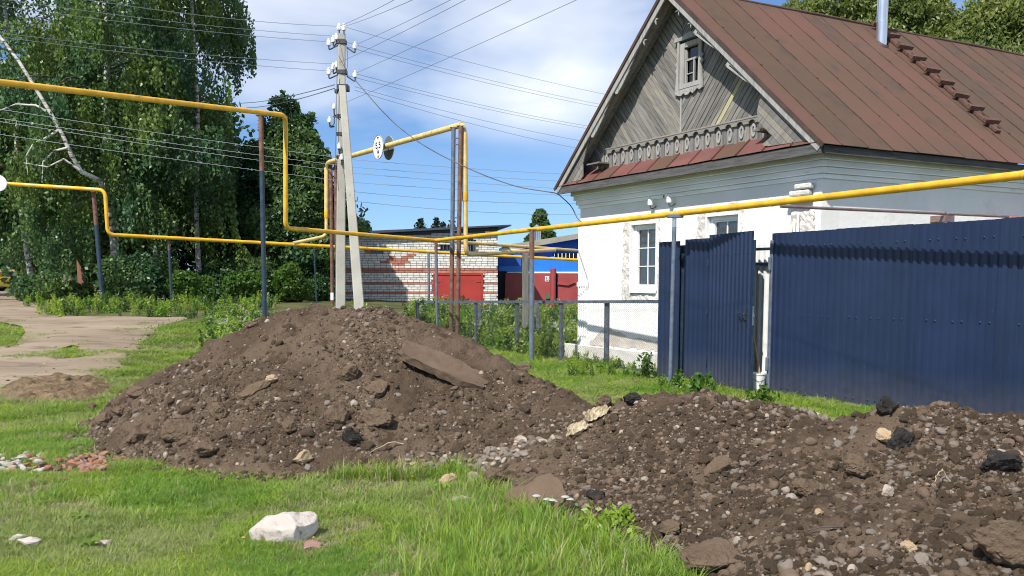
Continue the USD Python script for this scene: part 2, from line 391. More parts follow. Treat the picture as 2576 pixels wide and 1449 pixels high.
sheet_blue("blue_sheet", (0.0100, 0.0205, 0.056))
sheet_blue("blue_sheet_b", (0.0112, 0.0220, 0.055))
plain("grey_sheet", (0.6400, 0.6480, 0.6320), rough=0.5, var=0.08, scale=3.0)
plain("slate_paint", (0.10, 0.125, 0.17), rough=0.5, var=0.2, scale=12, bump=0.001)
plain("navy_paint", (0.02, 0.036, 0.06), rough=0.45, var=0.3, scale=12, bump=0.001)
plain("rust_pipe", (0.14, 0.07, 0.05), rough=0.75, var=0.4, scale=9, bump=0.002, bscale=60)
plain("brown_paint", (0.17, 0.115, 0.11), rough=0.5, var=0.15, scale=9)
plain("fence_grey", (0.075, 0.085, 0.105), rough=0.7, var=0.35, scale=9, bump=0.002, bscale=50)
plain("wire_mesh", (0.07, 0.07, 0.075), rough=0.6, metallic=0.3, var=0.3)
plain("yellow_gas", (0.68, 0.365, 0.022), rough=0.40, var=0.16, scale=5.0, bump=0.0008, bscale=30)
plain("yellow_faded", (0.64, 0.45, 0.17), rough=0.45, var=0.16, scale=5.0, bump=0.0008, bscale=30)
two_layer("concrete_pole", (0.40, 0.385, 0.34), (0.34, 0.325, 0.285), (0.22, 0.205, 0.18), 1.3, 14.0, rough=0.92, bump=0.004, bscale=45, r2=(0.62, 0.7))
plain("galvanised", (0.60, 0.63, 0.66), rough=0.28, metallic=0.9, var=0.06, scale=3)
plain("wire_dark", (0.09, 0.09, 0.10), rough=0.6)
plain("wire_light", (0.30, 0.32, 0.34), rough=0.5, metallic=0.5)
plain("sign_white", (0.80, 0.80, 0.80), rough=0.35, var=0.02)
plain("sign_black", (0.015, 0.015, 0.018), rough=0.5)
plain("sign_back", (0.16, 0.19, 0.22), rough=0.5, metallic=0.3)
plain("brick_white", (0.66, 0.65, 0.61), rough=0.9, var=0.10, scale=5, bump=0.003, bscale=60)
plain("brick_white_b", (0.56, 0.55, 0.52), rough=0.9, var=0.12, scale=5, bump=0.003, bscale=60)
plain("brick_red", (0.40, 0.155, 0.105), rough=0.9, var=0.2, scale=7, bump=0.003, bscale=60)
plain("mortar", (0.13, 0.118, 0.105), rough=0.95, var=0.25, scale=8, bump=0.004)
plain("door_red", (0.34, 0.035, 0.028), rough=0.5, var=0.12, scale=1.5)
plain("gate_red", (0.27, 0.045, 0.042), rough=0.5, var=0.12, scale=1.5)
plain("blue_bright", (0.015, 0.17, 0.62), rough=0.45, var=0.08, scale=1.5)
plain("blue_wall", (0.012, 0.085, 0.34), rough=0.6, var=0.10, scale=1.5)
plain("slate_roof", (0.27, 0.25, 0.20), rough=0.9, var=0.15, scale=2)
plain("black_roof", (0.035, 0.045, 0.07), rough=0.6, var=0.2, scale=1)
plain("plate_blue", (0.10, 0.12, 0.20), rough=0.4)
plain("green_plastic", (0.05, 0.12, 0.07), rough=0.6)
plain("car_yellow", (0.55, 0.33, 0.02), rough=0.3, var=0.04)
plain("car_glass", (0.012, 0.014, 0.016), rough=0.08, var=0.1)
plain("tyre", (0.02, 0.02, 0.02), rough=0.9)
two_layer("soil", (0.0888, 0.0625, 0.0426), (0.1319, 0.0945, 0.0652), (0.0619, 0.0421, 0.0284), 0.9, 4.0, rough=0.97, bump=0.035, bscale=48, r1=(0.44, 0.56), r2=(0.54, 0.64), spec=0.1)
two_layer("clod", (0.1150, 0.0808, 0.0545), (0.1430, 0.1038, 0.0721), (0.0741, 0.0513, 0.0355), 3.0, 11.0, rough=0.97, bump=0.022, bscale=42, r2=(0.56, 0.68), spec=0.1)
two_layer("slab_soil", (0.140, 0.098, 0.070), (0.115, 0.080, 0.057), (0.085, 0.06, 0.044), 3.0, 40.0, rough=0.97, bump=0.008, bscale=45, r2=(0.6, 0.7), spec=0.1)
two_layer("asphalt_chunk", (0.022, 0.020, 0.018), (0.040, 0.036, 0.032), (0.10, 0.09, 0.08), 6.0, 26.0, rough=0.9, bump=0.03, bscale=30, r2=(0.60, 0.68), spec=0.15)
two_layer("pebble_grey", (0.155, 0.128, 0.104), (0.205, 0.172, 0.142), (0.10, 0.078, 0.06), 6.0, 22.0, rough=0.9, bump=0.004, bscale=60, r2=(0.6, 0.72), spec=0.25)
two_layer("pebble_pale", (0.27, 0.228, 0.185), (0.36, 0.31, 0.255), (0.15, 0.12, 0.095), 6.0, 22.0, rough=0.9, bump=0.004, bscale=60, r2=(0.6, 0.72), spec=0.25)
two_layer("pebble_tan", (0.29, 0.21, 0.13), (0.36, 0.275, 0.18), (0.18, 0.13, 0.08), 6.0, 18.0, rough=0.9, bump=0.006, bscale=40, r2=(0.6, 0.72), spec=0.2)
two_layer("pebble_brown", (0.1210, 0.0853, 0.0608), (0.1566, 0.1144, 0.0843), (0.0864, 0.0624, 0.0441), 6.0, 22.0, rough=0.95, bump=0.004, bscale=60, r2=(0.6, 0.72), spec=0.15)
two_layer("rust_rock", (0.19, 0.085, 0.04), (0.25, 0.13, 0.07), (0.10, 0.05, 0.03), 6.0, 22.0, rough=0.95, bump=0.006, bscale=40, r2=(0.6, 0.72), spec=0.15)
two_layer("limestone", (0.4042, 0.3526, 0.3139), (0.4644, 0.4171, 0.3784), (0.1892, 0.1505, 0.1247), 5.0, 13.0, rough=0.92, bump=0.014, bscale=22, r2=(0.58, 0.68), spec=0.2)
plain("rag", (0.40, 0.33, 0.22), rough=0.95, var=0.25, scale=9, bump=0.004, bscale=40)
plain("brick_rubble", (0.27, 0.115, 0.07), rough=0.95, var=0.3, scale=20, bump=0.004)
plain("white_rubble", (0.34, 0.325, 0.30), rough=0.95, var=0.15, scale=20, bump=0.004)
plain("tile_brown", (0.24, 0.14, 0.11), rough=0.9, var=0.15, scale=14, bump=0.003)
plain("bucket_white", (0.75, 0.75, 0.74), rough=0.4, var=0.04)
two_layer("turf_soil", (0.070, 0.085, 0.028), (0.105, 0.105, 0.045), (0.15, 0.12, 0.08), 0.8, 2.2, rough=0.97, bump=0.02, bscale=40, r2=(0.62, 0.74), spec=0.1)
two_layer("road_dirt", (0.2936, 0.2345, 0.1712), (0.2202, 0.1733, 0.1252), (0.1322, 0.1020, 0.0724), 0.35, 1.9, rough=0.97, bump=0.03, bscale=7, r1=(0.40, 0.60), r2=(0.54, 0.66), spec=0.1, stretch=(0.55, 1.9, 1))
two_layer("dug_soil", (0.1760, 0.1240, 0.0800), (0.1120, 0.0760, 0.0480), (0.2400, 0.1840, 0.0960), 2.0, 6.0, rough=0.97, bump=0.04, bscale=22, spec=0.1)
# plants
leaf("grass_bright", (0.3855, 0.5805, 0.0653), (0.5109, 0.6414, 0.0978), 0.45, scale=0.7)
leaf("grass_deep", (0.2331, 0.4419, 0.0523), (0.3138, 0.5372, 0.0739), 0.45, scale=0.7)
leaf("grass_yellow", (0.3993, 0.5034, 0.1262), (0.4765, 0.5485, 0.1984), 0.4, scale=0.7)
leaf("grass_dry", (0.5369, 0.4697, 0.2550), (0.6174, 0.5503, 0.3356), 0.3, scale=0.7)
leaf("weed_green", (0.095, 0.185, 0.040), (0.140, 0.235, 0.055), 0.4)
leaf("broad_leaf", (0.20, 0.34, 0.04), (0.26, 0.40, 0.06), 0.4)
leaf("flower_white", (0.72, 0.72, 0.66), (0.62, 0.64, 0.55), 0.2)
leaf("flower_blue", (0.36, 0.42, 0.66), (0.44, 0.48, 0.70), 0.2)
leaf("flower_yellow", (0.70, 0.40, 0.01), (0.72, 0.45, 0.02), 0.2)
leaf("birch_leaf", (0.1244, 0.2488, 0.0622), (0.2386, 0.3423, 0.0727), 0.38, rough=0.38, scale=0.45)
leaf("birch_leaf_b", (0.1037, 0.2240, 0.0932), (0.1764, 0.2903, 0.0932), 0.38, rough=0.38, scale=0.45)
leaf("dark_leaf", (0.0678, 0.1597, 0.0559), (0.1398, 0.2396, 0.0678), 0.35, rough=0.4, scale=0.5)
leaf("bush_leaf", (0.095, 0.210, 0.028), (0.150, 0.265, 0.036), 0.4, rough=0.4, scale=0.8)
leaf("willow_leaf", (0.2025, 0.2767, 0.0675), (0.2903, 0.3578, 0.0810), 0.4, rough=0.42, scale=0.35)
leaf("spruce_needle", (0.022, 0.045, 0.030), (0.035, 0.060, 0.038), 0.1, rough=0.6)
mat("birch_bark", {"tc": ("texture_coordinate", {}), "map": ("mapping", {"scale": (2.5, 2.5, 9)}), "n": ("noise_texture", {"scale": 1.2, "detail": 5.0, "roughness": 0.7}),
                   "r": ("rgb_ramp", {"ramp": [(0, (0.03, 0.028, 0.025)), (0.40, (0.05, 0.045, 0.04)), (0.50, (0.46, 0.44, 0.40)), (1, (0.62, 0.60, 0.56))]}), "p": ("principled_bsdf", {"roughness": 0.8})},
    [("tc.object", "map.vector"), ("map.vector", "n.vector"), ("n.fac", "r.fac"), ("r.color", "p.base_color")])
plain("dark_bark", (0.055, 0.045, 0.036), rough=0.95, var=0.4, scale=8, bump=0.01, bscale=20)
mat("pane", {"t": ("transparent_bsdf", {"color": (0.86, 0.9, 0.92)}), "g": ("glossy_bsdf", {"roughness": 0.02, "color": (1, 1, 1)}), "fr": ("fresnel", {"IOR": 1.7}), "mx": ("mix_closure", {})},
    [("fr.fac", "mx.fac"), ("t.BSDF", "mx.closure1"), ("g.BSDF", "mx.closure2")], surface="mx.closure")
plain("twig_bark", (0.075, 0.062, 0.05), rough=0.9, var=0.3, scale=6)
# ------------------------------------------------------------------ ground and road
def sstep(x, a, b):
    t = np.clip((np.asarray(x, float) - a) / (b - a), 0, 1); return t * t * (3 - 2 * t)


def gz(x, y):
    """height of the ground: level in front, rising towards the trees on the left, dipping a little towards the house"""
    x, y = np.asarray(x, float), np.asarray(y, float)
    left = 1 - sstep(x, -7.5, 1.5)
    rise = np.clip((y - 10.5) * 0.044, 0, 0.86) + np.clip(y - 32, 0, 60) * 0.004
    z = rise * left + (1 - left) * np.clip((y - 18) * 0.006, 0, 0.25)
    b = (x - KX) * NX + (y - KY) * NY; a = (x - KX) * DX + (y - KY) * DY
    z = z - 0.15 * sstep(-b, -1.35, 0.2) * sstep(x, -2, 0) * (1 - sstep(a, 9, 13))
    return z + 0.018 * (meshkit.fbm(np.stack([x * 0.7, y * 0.7, 0 * x], -1), 3, 5) - 0.5)


def grid_mesh(xs, ys, fz):
    X, Y = np.meshgrid(xs, ys, indexing="ij"); n, m = X.shape
    v = np.stack([X, Y, fz(X, Y)], -1).reshape(-1, 3)
    i = np.arange(n * m).reshape(n, m)
    q = np.stack([i[:-1, :-1], i[1:, :-1], i[1:, 1:], i[:-1, 1:]], -1).reshape(-1, 4)
    return v, np.vstack([q[:, [0, 1, 2]], q[:, [0, 2, 3]]])


gx = np.concatenate([-np.geomspace(400, 31, 14), np.arange(-30, 24.01, 0.4), np.geomspace(25, 400, 14)])
gy = np.concatenate([-np.geomspace(200, 1.5, 10), np.arange(-1, 48.01, 0.4), np.geomspace(49, 900, 18)])
gv, gf = grid_mesh(gx, gy, gz)
g_ = usdkit.mesh(stage, "/World/ground", (gv, gf), M["turf_soil"], smooth=True); tag(g_.GetPrim(), kind="structure")


def drape(pts, dz, step=0.35):
    """a sheet over the ground inside the outline"""
    poly = Polygon(pts).buffer(0)
    x0, y0, x1, y1 = poly.bounds; v, f = [], []; n = 0
    for i in np.arange(math.floor(x0 / step), math.ceil(x1 / step)):
        col = poly.intersection(sbox(i * step, y0 - 1, (i + 1) * step, y1 + 1))
        if col.is_empty: continue
        for j in np.arange(math.floor(y0 / step), math.ceil(y1 / step)):
            c = col.intersection(sbox(i * step, j * step, (i + 1) * step, (j + 1) * step))
            for g in getattr(c, "geoms", [c]):
                if g.geom_type != "Polygon" or g.area < 1e-5: continue
                t, tf = trimesh.creation.triangulate_polygon(g, engine="earcut"); v.append(t); f.append(tf + n); n += len(t)
    v, f = np.vstack(v), np.vstack(f)
    return np.column_stack([v, gz(v[:, 0], v[:, 1]) + dz]), f


def ground_at(u, v):
    """the ground point seen in direction (u, v)"""
    r = ray(u, v); t = np.linspace(2, 90, 3000); p = r * t[:, None] + [0, 0, EYE]
    k = np.argmax(p[:, 2] < gz(p[:, 0], p[:, 1])); return p[k] if k else p[-1]


road_px = [(-60, 728), (0, 731), (45, 736), (62, 752), (130, 793), (250, 796), (400, 797), (497, 798), (440, 812), (400, 832), (372, 862), (352, 900), (330, 930), (240, 958), (190, 985), (60, 985), (-40, 1010), (-200, 1030), (-330, 960), (-260, 860), (-330, 800), (-180, 745)]
rp = [ground_at(u, v)[:2] for u, v in road_px]
road_poly = Polygon(rp).buffer(0.25).buffer(-0.25)
isl = Polygon([ground_at(u, v)[:2] for u, v in ((-160, 812), (0, 816), (38, 826), (45, 842), (20, 870), (-160, 885))]).buffer(0.15)
isl2 = Polygon([ground_at(u, v)[:2] for u, v in ((150, 882), (182, 872), (200, 876), (192, 888), (160, 892))])
road_poly = road_poly.difference(isl).difference(isl2)
if road_poly.geom_type != "Polygon": road_poly = max(road_poly.geoms, key=lambda g: g.area)
rng = np.random.default_rng(3)
rv, rf = drape(road_poly, 0.014, .22)
re_ = np.array([road_poly.exterior.distance(Point(*q[:2])) for q in rv]); rv[:, 2] += -.03 * (1 - np.clip(re_ / .25, 0, 1)) + np.clip(re_ / .8, 0, 1) * (.05 * meshkit.fbm(rv * [1.1, .5, 0], 4, 31) - .012 + .02 * np.abs(np.sin(rv[:, 0] * 1.9 + .35 * rv[:, 1])))
r_ = usdkit.mesh(stage, "/World/dirt_road", (rv, rf), M["road_dirt"], smooth=True); tag(r_.GetPrim(), kind="structure")

# ------------------------------------------------------------------ the heaps of dug-up earth: one continuous height field
RIDGE = [  # u, v of the crest in the photograph, its distance, slope of the near side
    (285, 1066, 9.6, 0.50), (345, 1012, 9.7, .60), (412, 955, 9.75, .76), (480, 890, 9.75, .85), (560, 828, 9.75, .85), (640, 797, 9.75, .76), (700, 785, 9.75, .68), (765, 768, 9.75, .61),
    (860, 764, 9.75, .56), (955, 766, 9.75, .56), (1035, 787, 9.7, .56), (1105, 815, 9.6, .56), (1180, 860, 9.4, .56), (1262, 905, 9.2, .56), (1345, 950, 8.9, .55), (1420, 998, 8.5, .52), (1480, 1030, 8.1, .45),
    (1560, 1008, 7.9, .38), (1640, 1003, 7.8, .36), (1720, 993, 7.7, .34), (1800, 991, 7.55, .33), (1880, 1005, 7.4, .33), (1940, 1046, 7.1, .30), (2010, 1078, 6.8, .27), (2080, 1080, 6.6, .26), (2150, 1045, 6.5, .30),
    (2230, 1030, 6.4, .33), (2320, 1022, 6.35, .35), (2400, 1015, 6.3, .36), (2480, 1030, 6.2, .36), (2560, 1072, 6.0, .36), (2660, 1110, 5.8, .36), (2760, 1160, 5.5, .36)]
ridge = []
for u, v, Y, s in RIDGE: ridge.append((*P(u, v, Y), s))
# lower swellings in front, towards the camera
for u, v, Y, s in ((1400, 1160, 7.0, .42), (1600, 1150, 6.6, .36), (1800, 1140, 6.2, .37), (2000, 1180, 5.7, .34), (2150, 1220, 5.3, .32), (2300, 1230, 5.0, .33), (2450, 1260, 4.7, .33), (2600, 1270, 4.5, .34), (2300, 1420, 4.2, .40), (2550, 1440, 3.9, .40),
                  (2080, 1380, 4.7, .48), (640, 1085, 8.35, .66), (850, 1080, 8.2, .55), (1050, 1090, 8.0, .52)):
    ridge.append((*P(u, v, Y), s))
ridge = np.array(ridge)
rseg = []
for k in range(len(RIDGE) - 1):
    for t in np.linspace(0, 1, 5, endpoint=False): rseg.append(ridge[k] * (1 - t) + ridge[k + 1] * t)
rseg = np.array(rseg + list(ridge[len(RIDGE) - 1:]))


def heap_base(x, y):
    x, y = np.asarray(x, float), np.asarray(y, float); h = np.full(x.shape, -9.0)
    for px, py, pz, s in rseg:
        dx, dy = x - px, y - py; d = np.sqrt(dx * dx + dy * dy + 0.012)
        sl = np.where(dy > 0, 0.62, s)
        h = np.maximum(h, pz + 0.03 - sl * d - 0.02 * d * d)
    return h


mx_, my_ = np.arange(-5.4, 5.6, 0.026), np.arange(2.6, 12.6, 0.026)
HX, HY = np.meshgrid(mx_, my_, indexing="ij")
H0 = heap_base(HX, HY)
from scipy.ndimage import gaussian_filter, map_coordinates
HB = gaussian_filter(np.maximum(H0, -0.6), 2.2)
q3 = np.stack([HX, HY, 0 * HX], -1)
body = np.clip((HB + 0.1) / 0.25, 0, 1)
HZ = HB + body * (0.16 * (meshkit.fbm(q3 * 1.7, 3, 11) - 0.5) + 0.085 * (meshkit.fbm(q3 * 5.5, 3, 12) - 0.5) + 0.05 * (np.abs(meshkit.noise(q3 * 14, 13) - 0.5) * 2 - 0.5) + 0.028 * (meshkit.noise(q3 * 26, 14) - 0.5))
HG = gz(HX, HY)


def hz(x, y):
    """height of the heap's surface (or of the ground where it is higher)"""
    c = [(np.asarray(x) - mx_[0]) / 0.026, (np.asarray(y) - my_[0]) / 0.026]
    return np.maximum(map_coordinates(HZ, c, order=1, mode="nearest"), gz(x, y))


def hn(x, y, e=0.06):
    n = np.stack([-(hz(x + e, y) - hz(x - e, y)) / (2 * e), -(hz(x, y + e) - hz(x, y - e)) / (2 * e), np.ones_like(np.asarray(x, float))], -1)
    return n / np.linalg.norm(n, axis=-1, keepdims=True)


def on_heap(u, v):
    r = ray(u, v); t = np.linspace(3, 14, 4000); p = r * t[:, None] + [0, 0, EYE]
    k = np.argmax(p[:, 2] < hz(p[:, 0], p[:, 1])); return p[k]


_i = np.arange(HX.size).reshape(HX.shape)
quad = np.stack([_i[:-1, :-1], _i[1:, :-1], _i[1:, 1:], _i[:-1, 1:]], -1).reshape(-1, 4)
keep = ((HZ > HG - 0.03).ravel()[quad]).any(1)
quad = quad[keep]
hv = np.stack([HX, HY, HZ], -1).reshape(-1, 3)
ids, inv = np.unique(quad, return_inverse=True); quad = inv.reshape(-1, 4)
heap = usdkit.mesh(stage, "/World/dirt_heap", (hv[ids], np.vstack([quad[:, [0, 1, 2]], quad[:, [0, 2, 3]]])), M["soil"], smooth=True)
tag(heap.GetPrim(), "long heap of dark brown dug-up earth and gravel across the foreground", "dirt heap")
# ------------------------------------------------------------------ the white house
house = Thing("old_house", "old white plastered house with grey plank gable and rusty metal roof", "house", (KX, KY, 0), HANG)
ZE, ZA, OH, OS, HL = 3.644, 6.876, 0.42, 0.357, 13.5
KS = (ZA - ZE) / (HW / 2 + OS)                              # roof slope
MID = HW / 2


def roof_z(a): return ZE + KS * (min(a, HW - a) + OS)


X_, Y_, Z_ = (1, 0, 0), (0, 1, 0), (0, 0, 1)


def front(poly, y0, y1, mb=None):                           # extrude a drawing in (a, z) between two depths
    return (mb or MB()).prism(poly, (0, y0, 0), X_, Z_, (0, y1 - y0, 0))


WIN = [(4.065, 4.865, 1.43, 2.735), (1.80, 2.60, 1.43, 2.76)]
wall = sbox(0, -0.6, HW, 3.56)
for a0, a1, z0, z1 in WIN: wall = wall.difference(sbox(a0, z0, a1, z1))
part(house, "front_wall", front(wall, -0.4, 0.0), "plaster")
part(house, "side_wall", MB().box((0, -HL, -0.6), (0.4, -0.401, 3.56)), "plaster_side")
part(house, "far_wall", MB().box((HW - 0.4, -HL, -0.6), (HW, -0.401, 3.56)), "plaster_side")
part(house, "back_wall", MB().box((0.401, -HL, -0.6), (HW - 0.401, -HL + 0.4, 3.56)), "plaster_side")
part(house, "attic_floor", MB().box((0.41, -HL + 0.41, 3.40), (HW - 0.41, -0.41, 3.5)), "dark_room")
# plinth
part(house, "plinth", MB().cbox((3.0, 0.001, -0.6), (7.2, 0.12, 0.235), 0.012).cbox((-0.12, 0.001, -0.6), (2.99, 0.12, 0.26), 0.012), "plinth")
part(house, "side_plinth", MB().cbox((-0.12, -HL, -0.6), (-0.001, 0.0, 0.26), 0.012), "plinth")
# bare patches where the plaster has come off
rgw = np.random.default_rng(21)


def ragged(pts, amp, step=0.05, seed=0):
    rg = np.random.default_rng(seed); ring = Polygon(pts).exterior; n = int(ring.length / step); out = []
    for t in np.linspace(0, 1, n, endpoint=False):
        p = ring.interpolate(t, normalized=True); out.append((p.x + rg.uniform(-amp, amp), p.y + rg.uniform(-amp, amp)))
    return Polygon(out).buffer(0)


def lumpy(poly, y, amp, seed, step=0.035):
    """a rough skin over a drawing on the wall: fine triangles pushed in and out"""
    mb = MB()
    for g in getattr(poly, "geoms", [poly]):
        if g.geom_type != "Polygon" or g.area < 1e-4: continue
        x0, z0, x1, z1 = g.bounds; v, f, n = [], [], 0
        for i in np.arange(x0, x1, step):
            col = g.intersection(sbox(i, z0 - 1, i + step, z1 + 1))
            for j in np.arange(z0, z1, step):
                c = col.intersection(sbox(i, j, i + step, j + step))
                for h in getattr(c, "geoms", [c]):
                    if h.geom_type != "Polygon" or h.area < 1e-6: continue
                    t, tf = trimesh.creation.triangulate_polygon(h, engine="earcut"); v.append(t); f.append(tf[:, ::-1] + n); n += len(t)
        v, f = np.vstack(v), np.vstack(f)
        d = meshkit.fbm(np.column_stack([v * 9, np.zeros(len(v))]), 4, seed) - 0.5
        edge = np.array([g.exterior.distance(Point(*p)) for p in v])
        mb.add(np.column_stack([v[:, 0], y + np.where(edge < 0.004, -0.012, 0) + amp * d * np.clip(edge / 0.05, 0.1, 1), v[:, 1]]), f)
    return mb


for k, (a0, a1, z0, z1) in enumerate(WIN):
    rag_ = ragged([(a0 - 0.05, z0 - 0.22), (a1 + 0.31, z0 - 0.22), (a1 + 0.33, z0 + 0.5), (a1 + 0.28, z1 + 0.08), (a0 - 0.10, z1 + 0.10), (a0 - 0.09, z0)], 0.03, seed=4 + k)
    if k == 1: rag_ = rag_.union(ragged([(a0 - .05, z1), (a0 - .05, z1 + .22), (a0 + .25, z1 + .2), (a0 + .28, z1 + .02)], .03, seed=9)).union(ragged([(a1 - .1, z1), (a1 - .1, z1 + .16), (a1 + .3, z1 + .14), (a1 + .25, z1)], .03, seed=10))
    rag_ = rag_.difference(sbox(a0 - 0.002, z0 - 0.05, a1 + 0.002, z1 + 0.002))
    part(house, "bare_patch", lumpy(rag_, 0.012, 0.05, k), "bare_masonry", "rough bare masonry where plaster fell off round a window")
damp = [(3.5, 0.26), (6.45, 0.24), (6.3, 0.35), (6.05, 0.50), (5.8, 0.62), (5.65, 0.70), (5.5, 0.60), (5.1, 0.55), (4.85, 0.46), (4.6, 0.50), (4.3, 0.48), (4.1, 0.44), (3.8, 0.52), (3.5, 0.47)]
part(house, "bare_patch", lumpy(ragged(damp, 0.018, seed=5), 0.010, 0.03, 7), "damp_render", "grey damp patch low on the wall above the plinth")
# windows
for a0, a1, z0, z1 in WIN:
    w = part(house, "window", front(sbox(a0 + .002, z0 + .002, a1 - .002, z1 - .002).difference(sbox(a0 + .075, z0 + .085, a1 - .075, z1 - .07)), -0.14, -0.06), "white_pvc")
    part(w, "sash", front(sbox(a0 + .076, z0 + .086, a1 - .076, z1 - .071).difference(sbox(a0 + .105, z0 + .125, a1 - .105, z1 - .10)), -0.13, -0.075), "white_pvc")
    g = MB(); am = (a0 + a1) / 2; h0, h1 = z0 + .125, z1 - .10
    g.box((am - .009, -0.112, h0), (am + .009, -0.094, h1))
    for t in (1 / 3, 2 / 3):
        zz = h0 + (h1 - h0) * t; g.box((a0 + .105, -0.110, zz - .008), (am - .0095, -0.096, zz + .008)); g.box((am + .0095, -0.110, zz - .008), (a1 - .105, -0.096, zz + .008))
    part(w, "glazing_bar", g, "white_pvc")
    part(w, "pane", MB().add([(a0 + .10, -0.116, z0 + .12), (a0 + .10, -0.116, z1 - .095), (a1 - .10, -0.116, z1 - .095), (a1 - .10, -0.116, z0 + .12)], np.array([[0, 1, 2, 3]])), "pane")
    cv = np.linspace(a0 + .05, a1 - .05, 60); yy = -0.165 + 0.008 * np.sin(cv * 38) + 0.004 * np.sin(cv * 91)
    v = np.vstack([np.column_stack([cv, yy, np.full(60, z0 + .1)]), np.column_stack([cv, yy, np.full(60, z1 - .08)])]); i = np.arange(59)
    part(w, "curtain", (v, np.vstack([np.stack([i + 1, i, i + 60], 1), np.stack([i + 1, i + 60, i + 61], 1)])), "curtain")
    part(w, "sill", MB().cbox((a0 - .01, -0.06, z0 - .045), (a1 + .01, 0.055, z0 - .012), .004), "white_pvc")
    part(w, "reveal", front(sbox(a0 - .04, z0 - .005, a1 + .04, z1 + .045).difference(sbox(a0 + .001, z0 - .006, a1 - .001, z1 - .001)), 0.0, 0.03), "plaster")
# corner pilasters
pl = part(house, "pilaster", MB().cbox((6.42, 0.001, 0.236), (HW + .03, 0.035, 2.84), .006), "plaster")
for k in range(4): part(pl, "flute", MB().cbox((6.45 + .088 * k, 0.036, 0.42), (6.49 + .088 * k, 0.062, 2.78), .012), "plaster")
part(pl, "pilaster_block", MB().cbox((6.43, 0.036, 1.50), (6.79, 0.066, 1.60), .01), "plaster")
pl = part(house, "pilaster", lumpy(ragged([(0.10, 0.3), (0.62, 0.3), (0.60, 2.74), (0.12, 2.74)], .02, seed=3), 0.03, 0.07, 31), "bare_masonry", "crumbling corner pilaster with bare masonry")
for k in range(3): part(pl, "flute", MB().cbox((0.38 + .075 * k, 0.05, 0.42), (0.425 + .075 * k, 0.085, 2.70 - .1 * k), .012), "plaster")
part(pl, "pilaster_capital", MB().cbox((0.14, 0.02, 2.84), (0.62, 0.15, 2.93), .02).cbox((0.16, 0.02, 2.945), (0.58, 0.12, 3.03), .02).cbox((0.12, 0.02, 3.045), (0.46, 0.13, 3.13), .02), "bare_masonry")
# moulded cornice under the eaves: stepped bands, mitred round the corner
for k, (z0, z1, d) in enumerate(((3.455, 3.555, .16), (3.36, 3.452, .115), (3.265, 3.357, .075), (3.19, 3.262, .035))):
    part(house, "cornice_band", MB().cbox((-d, 0.001, z0), (HW + d, d, z1), .008), "cornice")
    part(house, "cornice_band", MB().cbox((-d, -HL, z0), (-0.001, -0.0005, z1), .008), "cornice")
# gable planks in a V
FZ0, FZ1 = 3.96, 4.30
half = {}
for side in (0, 1):                                         # 0: near half (right), 1: far half (left)
    a_e = lambda z: (z - ZE) / KS - OS + 0.03
    tri = Polygon([(max(a_e(FZ0), 0.0), FZ0), (MID - .004, FZ0), (MID - .004, ZA - 0.04), (a_e(ZA - .04), ZA - 0.04)]) if side == 0 else None
    if side: tri = affinity.scale(half[0], -1, 1, origin=(MID, 0))
    half[side] = tri
    tri = tri.difference(sbox(2.80, 5.09, 3.46, 5.96))
    ang = math.radians(49) if side == 1 else math.radians(180 - 49)
    d = np.array([math.cos(ang), math.sin(ang)]); n = np.array([-d[1], d[0]])
    for k, s in enumerate(np.arange(-3.6, 3.6, 0.098)):
        c = np.array([MID, 4.9]) + n * s
        w = 0.0450 - rgw.uniform(0, .004)
        strip = Polygon([c + d * t + n * e for t, e in ((-5, -w), (5, -w), (5, w), (-5, w))])
        pc = strip.intersection(tri)
        if pc.is_empty or pc.area < 0.002: continue
        m = f"plank_{'left' if side else 'right'}_{rgw.choice(3, p=(.45, .3, .25)) if side else rgw.choice(3, p=(.3, .55, .15))}"
        if not side and 1.05 < abs(s) < 1.2 : m = "plank_yellow"
        y = 0.012 + rgw.uniform(-.004, .004)
        part(house, "plank", front(pc, y - 0.02, y), m)
part(house, "gable_backing", front(Polygon([(0.05, 3.56), (HW - .05, 3.56), (HW - .05, 3.9), (MID, ZA - .1), (0.05, 3.9)]).difference(sbox(2.82, 5.1, 3.44, 5.95)), -0.06, -0.02), "dark_room")
part(house, "centre_batten", MB().box((MID - .018, 0.014, FZ0), (MID + .018, 0.030, 5.06)), "trim_wood")
# gable window with carved casing
cw = part(house, "gable_window", front(sbox(2.83, 5.12, 3.43, 5.93).difference(sbox(2.915, 5.20, 3.305, 5.84)), -0.05, 0.035), "trim_wood")
sc = Polygon([(2.76, 5.10), (2.76, 5.05), (2.84, 5.02), (2.90, 5.055), (2.96, 5.02), (3.02, 4.985), (3.08, 5.03), (3.15, 4.985), (3.22, 4.985), (3.28, 5.03), (3.34, 4.99), (3.42, 5.0), (3.53, 5.05), (3.53, 5.10)]).difference(Point(3.05, 5.045).buffer(.012)).difference(Point(3.2, 5.045).buffer(.012))
part(cw, "casing_apron", front(sc, 0.036, 0.062), "trim_wood")
part(cw, "casing_side", front(Polygon([(3.42, 5.101), (3.52, 5.101), (3.48, 5.4), (3.515, 5.46), (3.47, 5.52), (3.515, 5.58), (3.47, 5.62), (3.47, 5.97), (3.42, 5.97)]), 0.036, 0.064), "trim_wood")
part(cw, "casing_side", front(Polygon([(2.76, 5.101), (2.86, 5.101), (2.86, 5.97), (2.80, 5.97), (2.80, 5.66), (2.755, 5.62), (2.79, 5.57), (2.755, 5.52), (2.80, 5.46)]), 0.036, 0.064), "trim_wood")
